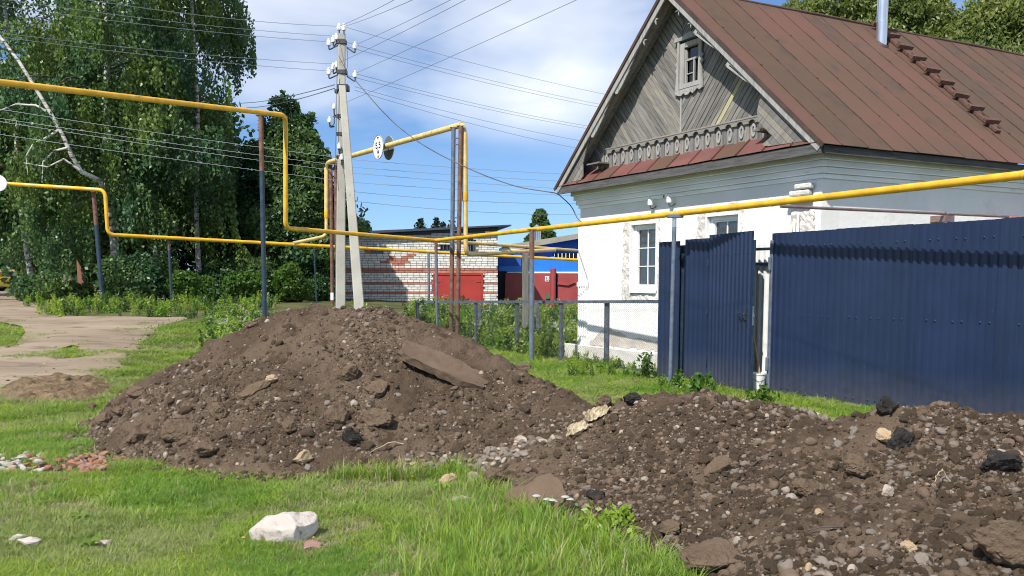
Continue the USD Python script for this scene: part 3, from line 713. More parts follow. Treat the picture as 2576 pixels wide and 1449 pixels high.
part(cw, "casing_head", front(Polygon([(2.70, 5.972), (3.56, 5.972), (3.53, 6.05), (3.4, 6.03), (3.13, 6.08), (2.86, 6.03), (2.73, 6.05)]).difference(sbox(3.56, 5.9, 4, 6)), 0.036, 0.075), "trim_wood")
part(cw, "sash_bar", MB().box((2.916, -0.03, 5.60), (3.304, 0.0, 5.635)).box((3.06, -0.03, 5.201), (3.09, 0.0, 5.599)).box((3.091, -0.03, 5.36), (3.27, -0.004, 5.378)).box((3.27, -0.03, 5.201), (3.304, 0.005, 5.599)).box((3.27, -0.03, 5.636), (3.304, 0.005, 5.80)), "trim_wood")
part(cw, "pane", MB().add([(2.90, -0.044, 5.19), (2.90, -0.044, 5.85), (3.32, -0.044, 5.85), (3.32, -0.044, 5.19)], np.array([[0, 1, 2, 3]])), "pane")
part(cw, "dark_attic", MB().box((2.85, -0.40, 5.1), (3.4, -0.39, 5.95)), "dark_room")
# carved frieze: backing, bays with lozenges, posts and a scalloped top rail
part(house, "frieze_back", front(sbox(1.02, FZ0 - .02, 5.86, FZ1), 0.02, 0.032), "trim_wood_dark")
NB, fa0, fa1 = 17, 1.04, 5.84
pit = (fa1 - fa0) / NB
for k in range(NB + 1):
    a = fa0 + pit * k; part(house, "frieze_post", MB().cbox((a - .042, 0.033, FZ0 - .03), (a + .042, 0.062, FZ1 - .03), .005), f"plank_up_{k % 3}")
for k in range(NB):
    a = fa0 + pit * (k + .5); loz = Polygon([(a + .05 * math.cos(t) * (1 if abs(math.sin(t)) < .9 else .2), 4.115 + .112 * math.sin(t)) for t in np.linspace(0, 2 * np.pi, 24, endpoint=False)])
    part(house, "frieze_lozenge", front(loz.difference(affinity.scale(loz, .5, .62)), 0.033, 0.056), "trim_wood")
sc = sbox(fa0 + .18, FZ1 - .075, fa1 - .18, FZ1 + .03)
for k in range(1, NB - 1):
    a = fa0 + pit * (k + .5); sc = sc.difference(affinity.scale(Point(a, FZ1 - .078).buffer(.078), 1, .8))
part(house, "frieze_rail", front(sc, 0.064, 0.092), "plank_along_0")
part(house, "frieze_rail", MB().cbox((fa0 + .15, 0.033, FZ1 + .004), (fa1 - .15, 0.10, FZ1 + .034), .005), "plank_along_2")
# little pent roof of red sheet below the gable
SK0, SK1 = (0.03, 3.965), (0.425, 3.672)
cuts = [-0.36] + list(np.arange(0.25, 6.6, 0.60)) + [HW + 0.36]
dy, dz = SK1[0] - SK0[0], SK1[1] - SK0[1]; ln = math.hypot(dy, dz); nn = np.array([0, -dz / ln, dy / ln])
for k, (a, b) in enumerate(zip(cuts, cuts[1:])):
    m = MB(); w0, w1 = rgw.uniform(-.006, .006, 2)
    ta, tb = (max(a, 0.0) if k == 0 else a + .004, min(b, HW) - .0) if k in (0, len(cuts) - 2) else (a + .004, b)
    sh = 0.10
    p = [(a + .004, SK1[0], SK1[1] + w0), (b - .004, SK1[0], SK1[1] + w1), (tb + (sh if k < len(cuts) - 2 else 0), SK0[0], SK0[1]), (ta + (sh if k else 0), SK0[0], SK0[1])]
    v = np.array(p); v = np.vstack([v, v - nn * .006]); m.add(v, np.array([[0, 1, 2, 3], [7, 6, 5, 4], [0, 4, 5, 1], [1, 5, 6, 2], [2, 6, 7, 3], [3, 7, 4, 0]]))
    if k: m.beam(np.array(p[0]) + nn * .013, np.array(p[3]) + nn * .013, .016, .024, nn)
    part(house, "pent_roof_sheet", m, "roof_red" if k % 3 else "roof_rust_b")
part(house, "pent_support", MB().box((0.0, 0.02, 3.60), (HW, 0.40, 3.655)), "fascia_wood")
part(house, "front_fascia", MB().cbox((-0.33, 0.375, 3.50), (HW + .33, 0.402, 3.655), .004), "fascia_wood")
part(house, "front_fascia", MB().cbox((-0.31, 0.345, 3.515), (HW + .31, 0.372, 3.56), .004), "fascia_wood")
part(house, "front_soffit", MB().box((-0.30, 0.162, 3.562), (HW + .30, 0.343, 3.59)), "fascia_wood")
part(house, "side_fascia", MB().cbox((-OS + .02, -HL, 3.50), (-OS + .048, 0.35, 3.625), .004), "fascia_side")
part(house, "side_fascia", MB().cbox((-OS + .06, -HL, 3.515), (-OS + .085, 0.33, 3.56), .004), "fascia_side")
part(house, "side_soffit", MB().box((-OS + .09, -HL, 3.57), (-.162, 0.0, 3.595)), "fascia_side")
# main roof: standing-seam sheets on the near slope, laid one by one
er = np.array([HW / 2 + OS, 0, ZA - ZE]); er = er / np.linalg.norm(er); nr = np.array([-er[2], 0, er[0]]); LR = math.hypot(HW / 2 + OS, ZA - ZE)
e0 = np.array([-OS, 0, ZE])
rb = [OH + 0.02] + list(np.arange(0.03, -HL - .3, -0.575)); rgr = np.random.default_rng(8)
for k, (b0, b1) in enumerate(zip(rb, rb[1:])):
    m = MB(); N = 9; lift = rgr.uniform(0, .005); t = np.linspace(-0.03, LR, N)
    wob = 0.005 * (rgr.random((2, N)) - .5); wob[:, 0] += rgr.uniform(-.008, .004)
    g = []
    for j, bb in enumerate((b0 - .006, b1 + .006)):
        g.append(np.array([e0 + er * tt + nr * (.012 + lift + wob[j, i]) + np.array([0, bb, 0]) for i, tt in enumerate(t)]))
    top = np.vstack(g); v = np.vstack([top, top - nr * .008]); i = np.arange(N - 1)
    f = [np.stack([i, i + 1, N + i + 1, N + i], 1), np.stack([2 * N + i, 3 * N + i, 3 * N + i + 1, 2 * N + i + 1], 1), np.array([[0, N, 3 * N, 2 * N], [N - 1, 3 * N - 1, 4 * N - 1, 2 * N - 1]]), np.stack([i, 2 * N + i, 2 * N + i + 1, i + 1], 1), np.stack([N + i, N + i + 1, 3 * N + i + 1, 3 * N + i], 1)]
    m.add(v, np.vstack(f))
    s = part(house, "roof_sheet", m, "roof_rust" if rgr.random() < .6 else "roof_rust_b")
    sm = MB(); sm.tube(np.array([e0 + er * tt + nr * (.020 + rgr.uniform(-.003, .004)) + np.array([0, b1 + rgr.uniform(-.004, .004), 0]) for tt in np.linspace(-.02, LR - .05, 14)]), .011, 5)
    for tt in (0.9, 2.3, 3.5):
        c = e0 + er * (tt + rgr.uniform(-.3, .3)) + nr * .02 + [0, b1, 0]; sm.beam(c - er * .02, c + er * .02, .03, .03, nr)
    part(s, "seam", sm, "seam_dark")
m = MB(); q = [(HW + OS, ZE), (MID, ZA)]
m.prism(Polygon([(HW + OS + .02, ZE - .015), (HW + OS + .02, ZE), (MID, ZA + .012), (MID, ZA - .012)]), (0, OH + .02, 0), X_, Z_, (0, -HL - OH - .3, 0))
part(house, "far_roof_slope", m, "roof_rust")
part(house, "ridge_cap", MB().tube(np.array([[MID, b, ZA + .022 + .012 * math.sin(b * 1.3)] for b in np.linspace(OH + .02, -HL, 24)]), .035, 8), "seam_dark")
# verge: boarded soffit, barge boards and carved pieces
for side in (0, 1):
    fl = (lambda a: a) if side == 0 else (lambda a: HW - a)
    sgn = 1 if side == 0 else -1
    d2 = np.array([sgn * er[0], er[2]]); n2 = np.array([-sgn * er[2], er[0]])
    o2 = np.array([fl(-OS), ZE])
    def rk(t, h): return tuple(o2 + d2 * t + n2 * h)
    for k in range(3):                                      # soffit boards along the slope
        y0 = 0.035 + .115 * k
        part(house, "soffit_board", front(Polygon([rk(.62, -.055 - .003 * k), rk(LR - .07, -.055 - .003 * k), rk(LR - .07, -.030), rk(.62, -.030)]), y0, y0 + .108), f"plank_along_{(k + side) % 3}")
    part(house, "barge_board", front(Polygon([rk(.0, -.14), rk(LR - .05, -.14), rk(LR + .03, .0), rk(.0, .0)]), OH - .03, OH - .004), "trim_wood")
    part(house, "verge_edge", front(Polygon([rk(-.05, -.035), rk(LR, -.035), rk(LR + .02, .026), rk(-.05, .026)]), OH + .0, OH + .022), "seam_dark")
    # carved strips: long tapering brackets with slots, and tassels near the top
    for t0 in (1.62, 2.72):
        br = Polygon([rk(t0, -.09), rk(t0 + .98, -.09), rk(t0 + .98, -.115), rk(t0 + .75, -.16), rk(t0 + .5, -.21), rk(t0 + .2, -.235), rk(t0 + .03, -.235), rk(t0 - .01, -.19)]) if side == 1 else \
            Polygon([rk(t0, -.10), rk(t0 + 1.0, -.10), rk(t0 + 1.03, -.24), rk(t0 + .97, -.25), rk(t0 + .5, -.2), rk(t0 + .2, -.15), rk(t0, -.12)])
        br = br.difference(Polygon([rk(t0 + .35, -.125), rk(t0 + .94, -.13), rk(t0 + .95, -.155), rk(t0 + .40, -.14)])).difference(Polygon([rk(t0 + .45, -.165), rk(t0 + .94, -.185), rk(t0 + .94, -.215), rk(t0 + .6, -.19)]))
        part(house, "carved_bracket", front(br, OH - .055, OH - .032), "trim_wood")
    for t0 in (3.85, 4.30):
        part(house, "carved_tassel", front(Polygon([rk(t0, -.10), rk(t0 + .13, -.10), rk(t0 + .10, -.15), rk(t0 + .14, -.22), rk(t0 + .075, -.17), rk(t0 + .02, -.23), rk(t0 + .03, -.15)]), OH - .055, OH - .032), "trim_wood")
    # boarded lower corner of the verge
    pan = Polygon([rk(.04, -.10), rk(1.55, -.10), rk(1.60, -.26), rk(1.52, -.42), rk(1.30, -.58), (fl(.93), 4.06), (fl(.72), 3.90), (fl(.95), 3.78), (fl(.80), 3.745), (fl(-.20), 3.72)]).buffer(0)
    if side: pan = pan.difference(Polygon([(HW - .62, 3.6), (HW - .62, 4.05), (HW - .9, 4.7), (HW - 2.2, 5.5), (HW - 2.2, 3.6)]))
    for k, h in enumerate(np.arange(-.10, -1.3, -.105)):
        st = Polygon([rk(-.5, h - .004), rk(2.6, h - .004), rk(2.6, h - .101), rk(-.5, h - .101)]).intersection(pan)
        if st.is_empty or st.area < .002: continue
        part(house, "corner_plank", front(st, OH - .085 + rgr.uniform(-.003, .003), OH - .062), f"plank_{'right' if side == 0 else 'left'}_{k % 3}")
    part(house, "verge_box", MB().box((fl(.95) - .22, .04, 4.02), (fl(.95) + .22, OH - .09, 4.05)).box((fl(.95) - .2, .03, 3.8), (fl(.95) + .2, .055, 4.02)), "plank_along_1")
# insulators on the wall
for a, z in ((4.13, 3.16), (3.56, 3.165)):
    i_ = part(house, "insulator", MB().lathe([(0, .075), (.022, .07), (.03, .055), (.022, .035), (.04, .025), (.05, -.01), (.052, -.075), (.04, -.09), (0, -.09)], (a, 0.12, z)), "porcelain", smooth=40)
    part(i_, "hook", MB().tube(arc_path([(a, .12, z - .08), (a, .12, z - .15), (a, .05, z - .15), (a - .04, 0.0, z - .10)], .04), .009, 7), "dark_steel")
part(house, "cable_clip", MB().cbox((3.80, 0, 3.19), (3.85, .04, 3.25), .01), "dark_steel")
# steel flue through the roof
fb = np.array([2.74, -4.5, roof_z(2.74)])
fl_ = part(house, "flue_pipe", MB().lathe([(.105, -.25), (.105, .42), (.107, .425), (.107, .44), (.105, .445), (.105, 1.5), (.107, 1.505), (.107, 1.52), (.105, 1.525), (.105, 2.3), (0, 2.3)], fb, 28), "galvanised", smooth=30)
part(fl_, "flashing", MB().lathe([(.19, -.06), (.16, 0.0), (.125, .05), (.106, .06)], fb - er * .02, 20, nr), "seam_dark", smooth=30)
# roof ladder, a thing that lies on the roof
lad = Thing("roof_ladder", "dark wooden single-beam ladder with short rungs lying on the rusty roof", "roof ladder", (KX, KY, 0), HANG)
la, lb = np.array([3.30, -5.02]), np.array([0.36, -4.76]); up3 = nr
q0, q1 = np.array([la[0], la[1], roof_z(la[0])]) + nr * .05, np.array([lb[0], lb[1], roof_z(lb[0])]) + nr * .05
part(lad, "beam", MB().beam(q0, q1, .13, .045, nr), "ladder_wood")
for k in range(9):
    t = (k + .0) / 8.55; c = q0 * (1 - t) + q1 * t + nr * .06
    part(lad, "rung", MB().beam(c + np.array([0, .21, 0]) , c + np.array([0, -.21, rgr.uniform(-.015, .015)]), .07, .075, nr), "ladder_wood")
# brown steel pipe along the side wall
sp_ = Thing("wall_pipe", "thin brown steel pipe running along the side wall of the white house", "pipe", (KX, KY, 0), HANG)
part(sp_, "pipe", MB().tube([(-.25, 1.1, 2.70), (-.25, -3.0, 2.728), (-.25, -7.5, 2.755)], .024, 10), "brown_paint", smooth=40)
part(sp_, "bracket", MB().box((-.28, -2.80, 2.60), (-.001, -2.56, 2.70)).box((-.28, -2.82, 2.2), (-.22, -2.70, 2.60)), "brown_paint")
part(sp_, "clamp", MB().lathe([(.032, -.02), (.032, .02)], (-.25, -2.62, 2.727), 12, (0, 1, 0)), "galvanised")
bk = Thing("brick_stack", "stack of rough brown bricks against the side wall behind the blue fence", "brick stack", (KX, KY, 0), HANG)
for r in range(3):
    for k in range(5 - r): part(bk, "brick", MB().cbox((-.30, -4.35 - .26 * k - .09 * r, 2.52 + .075 * r), (-.16, -4.11 - .26 * k - .09 * r, 2.588 + .075 * r), .008), "brick_red" if (k + r) % 3 else "bare_masonry")
part(bk, "shelf", MB().box((-.34, -5.6, 2.47), (-.001, -4.0, 2.515)), "ladder_wood")
# ------------------------------------------------------------------ blue corrugated fence, gate and side fence (house frame, 1.52 m in front of the house)
FB = 1.40


def fa(u, b=FB):                                            # position along the fence seen in direction u (at eye level)
    return onb(u, 705, b)[0]


def corr(length, z0, z1, pitch=0.115, depth=0.026, th=0.0012, phase=0.0, wavy=0.0, seed=0):
    """a trapezoid-profiled sheet from x = 0 to length, ribs standing out along +y"""
    xs = [0.0]; ys = [0.0]
    x = phase
    while x < length:
        for dx, y in ((0.0, 0.0), (0.018, depth), (0.052, depth), (0.070, 0.0)):
            if 0 < x + dx < length: xs.append(x + dx); ys.append(y)
        x += pitch
    xs.append(length); ys.append(0.0); xs, ys = np.array(xs), np.array(ys); n = len(xs)
    zs = np.linspace(z0, z1, 5); rg = np.random.default_rng(seed); v = []
    for k, z in enumerate(zs):
        y = ys + wavy * (meshkit.noise(np.column_stack([xs * 1.6, np.full(n, z * .9), np.full(n, seed * 7.3)])) - .5)
        v.append(np.column_stack([xs, y, np.full(n, z)]))
    F = np.vstack(v); B = F - [0, th, 0]; v = np.vstack([F, B]); m = 5 * n; f = []
    i = np.arange(n - 1)
    for k in range(4):
        f.append(np.stack([k * n + i + 1, k * n + i, (k + 1) * n + i, (k + 1) * n + i + 1], 1)); f.append(np.stack([m + k * n + i, m + k * n + i + 1, m + (k + 1) * n + i + 1, m + (k + 1) * n + i], 1))
    f.append(np.stack([i, i + 1, m + i + 1, m + i], 1)); f.append(np.stack([4 * n + i + 1, 4 * n + i, m + 4 * n + i, m + 4 * n + i + 1], 1))
    return v, np.vstack(f)


def at_x(mesh, dx, dy=0.0, dz=0.0, ang=0.0):
    v, f = mesh; c, s = math.cos(ang), math.sin(ang)
    return np.column_stack([v[:, 0] * c - v[:, 1] * s + dx, v[:, 0] * s + v[:, 1] * c + dy, v[:, 2] + dz]), f


def screws(x0, x1, rows, depth=0.0, step=0.23, seed=0):
    m = MB(); rg = np.random.default_rng(seed)
    for z in rows:
        x = x0 + .085
        while x < x1:
            for dx in (0, .115):
                if x + dx < x1 - .02 and rg.random() > .06:
                    m.lathe([(0, .013), (.008, .010), (.015, .003), (.016, 0)], (x + dx, .0, z + rg.uniform(-.006, .006)), 7, (0, 1, 0))
            x += .345
    return m


A_END, A_GATE, A_HINGE, A_LEFT = -5.6, fa(1944), fa(1783), fa(1661)
TOPZ = 2.295
F_ = Thing("corrugated_fence", "tall dark blue corrugated metal fence right of the gate opening", "fence", hw(0, FB, 0), HANG)
x = A_GATE; k = 0
while x > A_END:
    L = min(1.15, x - A_END)
    s = part(F_, "sheet", at_x(corr(L + .03, -.02 - .02 * k, TOPZ + .006 * (k % 2), phase=.03, wavy=.012, seed=k), x - L, .003 * (k % 2)), "blue_sheet" if k % 2 == 0 else "blue_sheet_b")
    part(s, "screws", at_x(screws(.02, L, (.10, 1.145, 2.10), seed=k).get(), x - L, .004 + .003 * (k % 2)), "blue_sheet", kind="stuff")
    x -= L; k += 1
part(F_, "rail", MB().box((A_END, -.045, .22), (A_GATE, -.004, .26)), "navy_paint")
part(F_, "rail", MB().box((A_END, -.045, 1.12), (A_GATE, -.004, 1.16)), "navy_paint")
part(F_, "rail", MB().box((A_END, -.045, 2.03), (A_GATE, -.004, 2.07)), "navy_paint")
part(F_, "post", MB().cbox((A_GATE - .0, -.05, -.4), (A_GATE + .055, .022, 2.20), .006), "slate_paint")
for z in (.42, 1.86): part(F_, "hinge", MB().cbox((A_GATE + .005, .023, z - .10), (A_GATE + .05, .06, z + .10), .008), "slate_paint")
# gate: fixed panel, post and the leaf standing ajar
G_ = Thing("corrugated_gate", "dark blue corrugated gate with its leaf standing ajar and a black handle", "gate", hw(0, FB, 0), HANG)
A1 = fa(1722); A2 = fa(1714)
s = part(G_, "fixed_panel", at_x(corr(A_LEFT - A2, -.05, TOPZ - .03, phase=.04, seed=31, wavy=.006), A2, .035), "blue_sheet_b")
part(s, "screws", at_x(screws(.0, A_LEFT - A2, (.12, 1.9)).get(), A2, .036), "blue_sheet", kind="stuff")
s = part(G_, "fixed_panel", at_x(corr(A1 - A_HINGE, -.03, TOPZ - .01, phase=.03, seed=32, wavy=.006), A_HINGE, 0), "blue_sheet")
part(s, "screws", at_x(screws(.0, A1 - A_HINGE, (.12, 1.94)).get(), A_HINGE, .001), "blue_sheet", kind="stuff")
part(G_, "post", MB().cbox((A1 - .03, -.08, -.4), (A2 + .16, -.03, 2.2), .006), "navy_paint")
part(G_, "post", MB().cbox((A_HINGE + .01, -.07, -.4), (A_HINGE + .07, -.01, 2.2), .006), "navy_paint")
LW, LA = 1.30, math.radians(13)
lc, ls = -math.cos(LA), math.sin(LA)                        # leaf runs towards smaller a, swung outwards


def leafm(mesh):
    v, f = arr(mesh); v = np.asarray(v)                     # local x along the leaf from the hinge, y outwards
    return np.column_stack([A_HINGE - .006 + v[:, 0] * lc + v[:, 1] * ls, v[:, 0] * ls - v[:, 1] * lc, v[:, 2]]), f[:, ::-1]


lf = part(G_, "leaf", leafm(corr(LW, -.0, TOPZ + .035, phase=.02, seed=33, wavy=.008)), "blue_sheet")
part(lf, "frame", leafm(MB().box((0, -.04, .06), (.04, -.003, 2.2)).box((LW - .04, -.04, .06), (LW, -.003, 2.2)).box((.041, -.04, .06), (LW - .041, -.003, .10)).box((.041, -.04, 2.16), (LW - .041, -.003, 2.2)).box((.041, -.04, 1.1), (LW - .041, -.003, 1.14))), "navy_paint")
part(lf, "screws", leafm(screws(.0, LW, (.10, 1.13, 2.02)).get()), "blue_sheet", kind="stuff")
h = part(lf, "handle_plate", leafm(MB().cbox((LW - .115, .027, .98), (LW - .08, .036, 1.24), .006)), "sign_black")
part(lf, "handle", leafm(MB().tube(arc_path([(LW - .097, .03, 1.14), (LW - .097, .075, 1.14), (LW - .24, .08, 1.155), (LW - .27, .07, 1.17)], .02), .010, 8).tube([(LW - .097, .03, 1.06), (LW - .097, .06, 1.06)], .014, 8)), "sign_black")
part(lf, "lock_body", leafm(MB().cbox((LW + .001, -.03, .98), (LW + .012, -.008, 1.26), .003).cbox((LW + .0125, -.028, 1.10), (LW + .035, -.012, 1.14), .003)), "slate_paint")
for z in (.35, 1.15, 1.9): part(G_, "hinge", MB().lathe([(.012, -.05), (.012, .05)], (A_HINGE, .02, z), 8), "navy_paint")
part(G_, "lintel", MB().cbox((A_GATE + .056, -.045, 2.06), (A_HINGE + .009, -.005, 2.10), .004), "slate_paint")
# pale sheet fence of the yard, seen through the opening
Y_ = Thing("yard_fence", "pale grey corrugated sheet with slate rails seen through the gate opening", "fence", hw(0, FB - .20, 0), HANG)
part(Y_, "sheet", at_x(corr(1.25, -.2, 2.16, phase=.02, depth=.03, seed=40), A_GATE + .06), "grey_sheet")
for z in (.20, 1.86): part(Y_, "rail", MB().cbox((A_GATE + .06, .04, z - .03), (A_GATE + 1.30, .08, z + .03), .004), "slate_paint")
b_ = hw(A_GATE + .28, FB - .02, 0); b_[2] = float(gz(b_[0], b_[1]))
bu = Thing("bucket", "white plastic bucket standing just inside the open gate", "bucket", b_)
part(bu, "pail", MB().lathe([(0, .01), (.10, .0), (.13, .25), (.137, .25), (.137, .27), (.128, .27), (.098, .02), (0, .02)], (0, 0, 0), 20), "bucket_white", smooth=40)
part(bu, "handle", MB().tube([(-.135, 0, .25), (-.12, -.06, .19), (0, -.145, .15), (.12, -.06, .19), (.135, 0, .25)], .004, 6), "dark_steel")
p0, p1 = hw(A_GATE + .50, FB - .05, 1.12), hw(A_GATE + .16, FB - .02, 0.0)
solo("broom_stick", MB().tube(np.linspace(p0, p1, 6), .016, 8), "raw_wood", "bare wooden stick leaning in the gate opening", "stick", smooth=40)
# near end post on the right edge
e_ = PZ(2568, 1085, 0.0)
solo("fence_post", MB().lathe([(.03, -.3), (.03, 1.55), (.02, 1.57), (0, 1.575)], (0, 0, 0), 12).get(), "slate_paint", center=False) if False else None

# chain-link fence of the front garden
C_ = Thing("chain_link_fence", "low grey chain-link garden fence left of the blue fence", "fence", hw(0, FB, 0), HANG)
AR, AL = A_LEFT + .01, fa(1044)


def zr(a): return 1.275 + (a - AR) / (AL - AR) * -.20


posts = [(1522, .13, .02), (1408, .085, .03), (1297, .085, .03), (1193, .08, .03), (1046, .10, .03)]
pa = []
for u, w, d in posts:
    a = fa(u); pa.append(a)
    part(C_, "post", MB().cbox((a - w / 2, -.07, -.5), (a + w / 2, -.07 + d * 2, zr(a) - .005), .005), "fence_grey")
m = MB(); q = [AR] + sorted(pa)
for a, b in zip(q, q[1:]): part(C_, "top_rail", MB().beam((a, -.005, zr(a)), (b, -.005, zr(b)), .05, .055), "fence_grey")
part(C_, "bottom_rail", MB().beam((AR, -.005, .07), (pa[0], -.005, .07), .035, .035), "fence_grey")


def chain(a0, a1, cell=.062, r=.0016):
    """woven diamond mesh: zigzag wires hooked into each other"""
    m = MB(); W = cell; n = int((a1 - a0) / W)
    for k in range(n):
        x0 = a0 + k * W; z1 = zr(x0) - .03; z0 = .05; zs = np.arange(z1, z0, -W * .55)
        xs = x0 + np.where(np.arange(len(zs)) % 2 == 0, -.06, 1.06) * W
        m.tube(np.column_stack([xs, .02 + .002 * np.where(np.arange(len(zs)) % 2, 1, -1), zs]), r, 3, cap=False)
    return m


for a, b in zip(q, q[1:]): part(C_, "mesh_panel", chain(a, b, .065 if a < 3 else .085, .0030 if a < 3 else .0036), "wire_mesh")
# second, farther run of the same fence behind the garden
C2 = Thing("chain_link_fence", "far side of the garden fence with thin grey posts in tall weeds", "fence", (0, 0, 0))
bp = []
for u, Y in ((1353, 22.5), (1206, 26.5), (1098, 30.0)):
    p = P(u, 757, Y); p[2] = 0.0; bp.append(p); part(C2, "post", MB().cbox((p[0] - .04, p[1] - .03, -.3), (p[0] + .04, p[1] + .03, 1.08 - (Y - 22) * .03), .005), "fence_grey")
# ------------------------------------------------------------------ yellow gas pipes on posts
PR = 0.046


def pipe(name, label, pts, r=PR, mat_="yellow_gas", corner=.16, group=None, weld=None):
    th = Thing(name, label, "gas pipe", (0, 0, 0), group=group)
    return th, part(th, "pipe", MB().tube(arc_path(pts, corner), r, 16), mat_, smooth=50)


def along(p, q, t): return np.array(p) * (1 - t) + np.array(q) * t


T_ = PZ(1095, 605, 2.67)
d1 = PZ(718, 574, 2.67); d1t = P(718, 290, d1[1])
o = P(0, 207, 12.8); o2 = along(d1t, o, 1.5)
near, _ = pipe("gas_pipe", "upper yellow gas pipe that steps down in front of the birches", [o2, d1t, d1, T_])
right = PZ(2576, 440, 2.67); right2 = along(T_, right, 1.25)
r_, _p = pipe("gas_pipe", "long yellow gas pipe running above the blue fence past the house", [T_, along(T_, right2, .5), right2], corner=.01)
for t in (.33, .62, .80):
    c = along(T_, right2, t); part(r_, "weld", MB().lathe([(PR + .002, -.012), (PR + .006, 0), (PR + .002, .012)], c, 16, right2 - T_), "yellow_gas", smooth=50)
for t in (.25, .6):
    c = along(d1t, o2, t); part(near, "weld", MB().lathe([(PR + .002, -.012), (PR + .006, 0), (PR + .002, .012)], c, 16, o2 - d1t), "yellow_gas", smooth=50)
far3 = PZ(1452, 630, 2.67); far3b = along(T_, far3, 1.3)
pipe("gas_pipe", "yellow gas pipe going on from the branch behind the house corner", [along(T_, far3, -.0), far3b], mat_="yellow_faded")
# far line with its own step and the round clearance sign at the left edge
f0, f1 = P(-60, 457, 29.5), P(264, 478, 29.5); f2 = P(271, 590, 29.5); f3 = P(870, 622, 33.5); f4 = P(1230, 642, 36.5); f5 = P(1452, 654, 38.0)
far_, _ = pipe("gas_pipe", "farther yellow gas pipe low in front of the trees and brick garage", [f0, f1, f2, f3, f4, along(f4, f5, 1.8)], r=.058, corner=.22)
# goose-neck over the side road
g0, g1, g2, g3 = P(738, 612, 30.0), P(821, 594, 30.9), P(821, 410, 30.9), P(1168, 312, 23.3)
g4 = P(1172, 640, 23.3); g5 = P(1395, 629, 29.5)
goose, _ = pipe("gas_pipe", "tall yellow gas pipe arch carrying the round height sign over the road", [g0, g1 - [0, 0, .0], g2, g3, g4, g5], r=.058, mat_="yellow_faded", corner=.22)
for (A, B, t) in ((g3, g4, .55), (g2, g1, .7)):
    c = along(A, B, t); part(goose, "reducer", MB().lathe([(.058, -.14), (.078, -.10), (.078, .10), (.058, .16)], c, 16), "yellow_gas", smooth=40)
for (A, B, t0, t1) in ((g3, g4, .02, .55), (g2, g1, .02, .7)):
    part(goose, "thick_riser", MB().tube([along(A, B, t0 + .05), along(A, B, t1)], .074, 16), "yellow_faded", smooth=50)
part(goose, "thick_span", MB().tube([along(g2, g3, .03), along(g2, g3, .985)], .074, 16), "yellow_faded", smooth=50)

# round signs: white front and dark back of its twin
gd = g3 - g2; gd /= np.linalg.norm(gd); sn = np.array([-gd[1], gd[0], 0]); sn /= np.linalg.norm(sn)
if sn[1] > 0: sn = -sn
sc_ = P(963, 371, 27.2); k = (sc_ - g2) @ gd; pc = g2 + gd * k


def disc(name, label, c, nrm, r, text, group=None):
    th = Thing(name, label, "road sign", c); nrm = np.array(nrm, float)
    ux = np.cross([0, 0, 1.0], nrm); ux /= np.linalg.norm(ux); uy = np.array([0, 0, 1.0])
    part(th, "plate", MB().prism(Point(0, 0).buffer(r, 24), nrm * -.004, ux, uy, nrm * .006), "sign_white")
    part(th, "back", MB().prism(Point(0, 0).buffer(r * .995, 24), nrm * -.012, ux, uy, nrm * .007), "sign_back")
    part(th, "rim", MB().prism(Point(0, 0).buffer(r, 24).difference(Point(0, 0).buffer(r * .955, 24)), nrm * .0025, ux, uy, nrm * .006), "sign_back")
    if text:
        z = nrm * .006
        def put(nm, mesh, x, y, mat_="sign_black"):
            v, f = arr(mesh); v = np.asarray(v); part(th, nm, (z + (v[:, :1] + x) * ux + (v[:, 1:2] + y) * uy + v[:, 2:] * nrm, f), mat_)
        t = meshkit.text_mesh("5,5", r * .50, .003, bold=True); b = t.bounds; put("digits", t, -(b[0][0] + b[1][0]) / 2, -r * .10)
        t = meshkit.text_mesh("м", r * .34, .003, bold=True); b = t.bounds; put("letter", t, -(b[0][0] + b[1][0]) / 2, -r * .52)
        put("arrow", trimesh.creation.extrude_polygon(Polygon([(-.16 * r, .84 * r), (.16 * r, .84 * r), (0, .58 * r)]), .003, engine="earcut"), 0, 0)
        put("arrow", trimesh.creation.extrude_polygon(Polygon([(-.16 * r, -.86 * r), (.16 * r, -.86 * r), (0, -.62 * r)]), .003, engine="earcut"), 0, 0)
    return th


s1 = disc("height_sign", "white round height-limit sign reading 5,5 м on the yellow arch", pc + sn * .17 - [0, 0, .02], sn, .345, True)
part(s1, "bracket", MB().beam(np.array([0, 0, .0]) - sn * .013, -sn * .13, .05, .03), "sign_back")
s2 = disc("height_sign", "round sign seen from its dark back behind the yellow arch", pc - sn * .17 - [0, 0, .02], -sn, .345, False)
part(s2, "bracket", MB().beam(sn * .013, sn * .10, .05, .03), "sign_back")
s3 = disc("height_sign", "pale round sign cut by the left edge on the far pipe", P(-6, 460, 29.2), (.25, -.97, 0), .27, False)
part(s3, "bracket", MB().beam((0, .02, 0), (0, .30, 0), .05, .03), "sign_back")


def post(label, u0, v0, u1, v1, Y, r, mats, group=None, ztop_off=0.0, n=12, plate=True, name="pipe_post", lean=True):
    """a pipe standing on the ground at (u1, v1) with its head at (u0, v0); mats = [(share from the top, material)]"""
    top = P(u0, v0, Y); top[2] += ztop_off; bot = P(u1, v1, Y)
    g = float(gz(bot[0], bot[1])); bot = along(top, bot, (top[2] - g + .25) / (top[2] - bot[2]))
    th = Thing(name, label, "post", (bot[0], bot[1], g), group=group); s = 0.0
    for share, mm in mats:
        a, b = along(top, bot, s), along(top, bot, s + share); part(th, "shaft", MB().tube([a, b], r, n), mm, world=True, smooth=50); s += share
    if plate: part(th, "saddle", MB().cbox(top + [-.09, -.05, .0], top + [.09, .05, .02], .004), mats[0][1], world=True)
    return th, top, bot


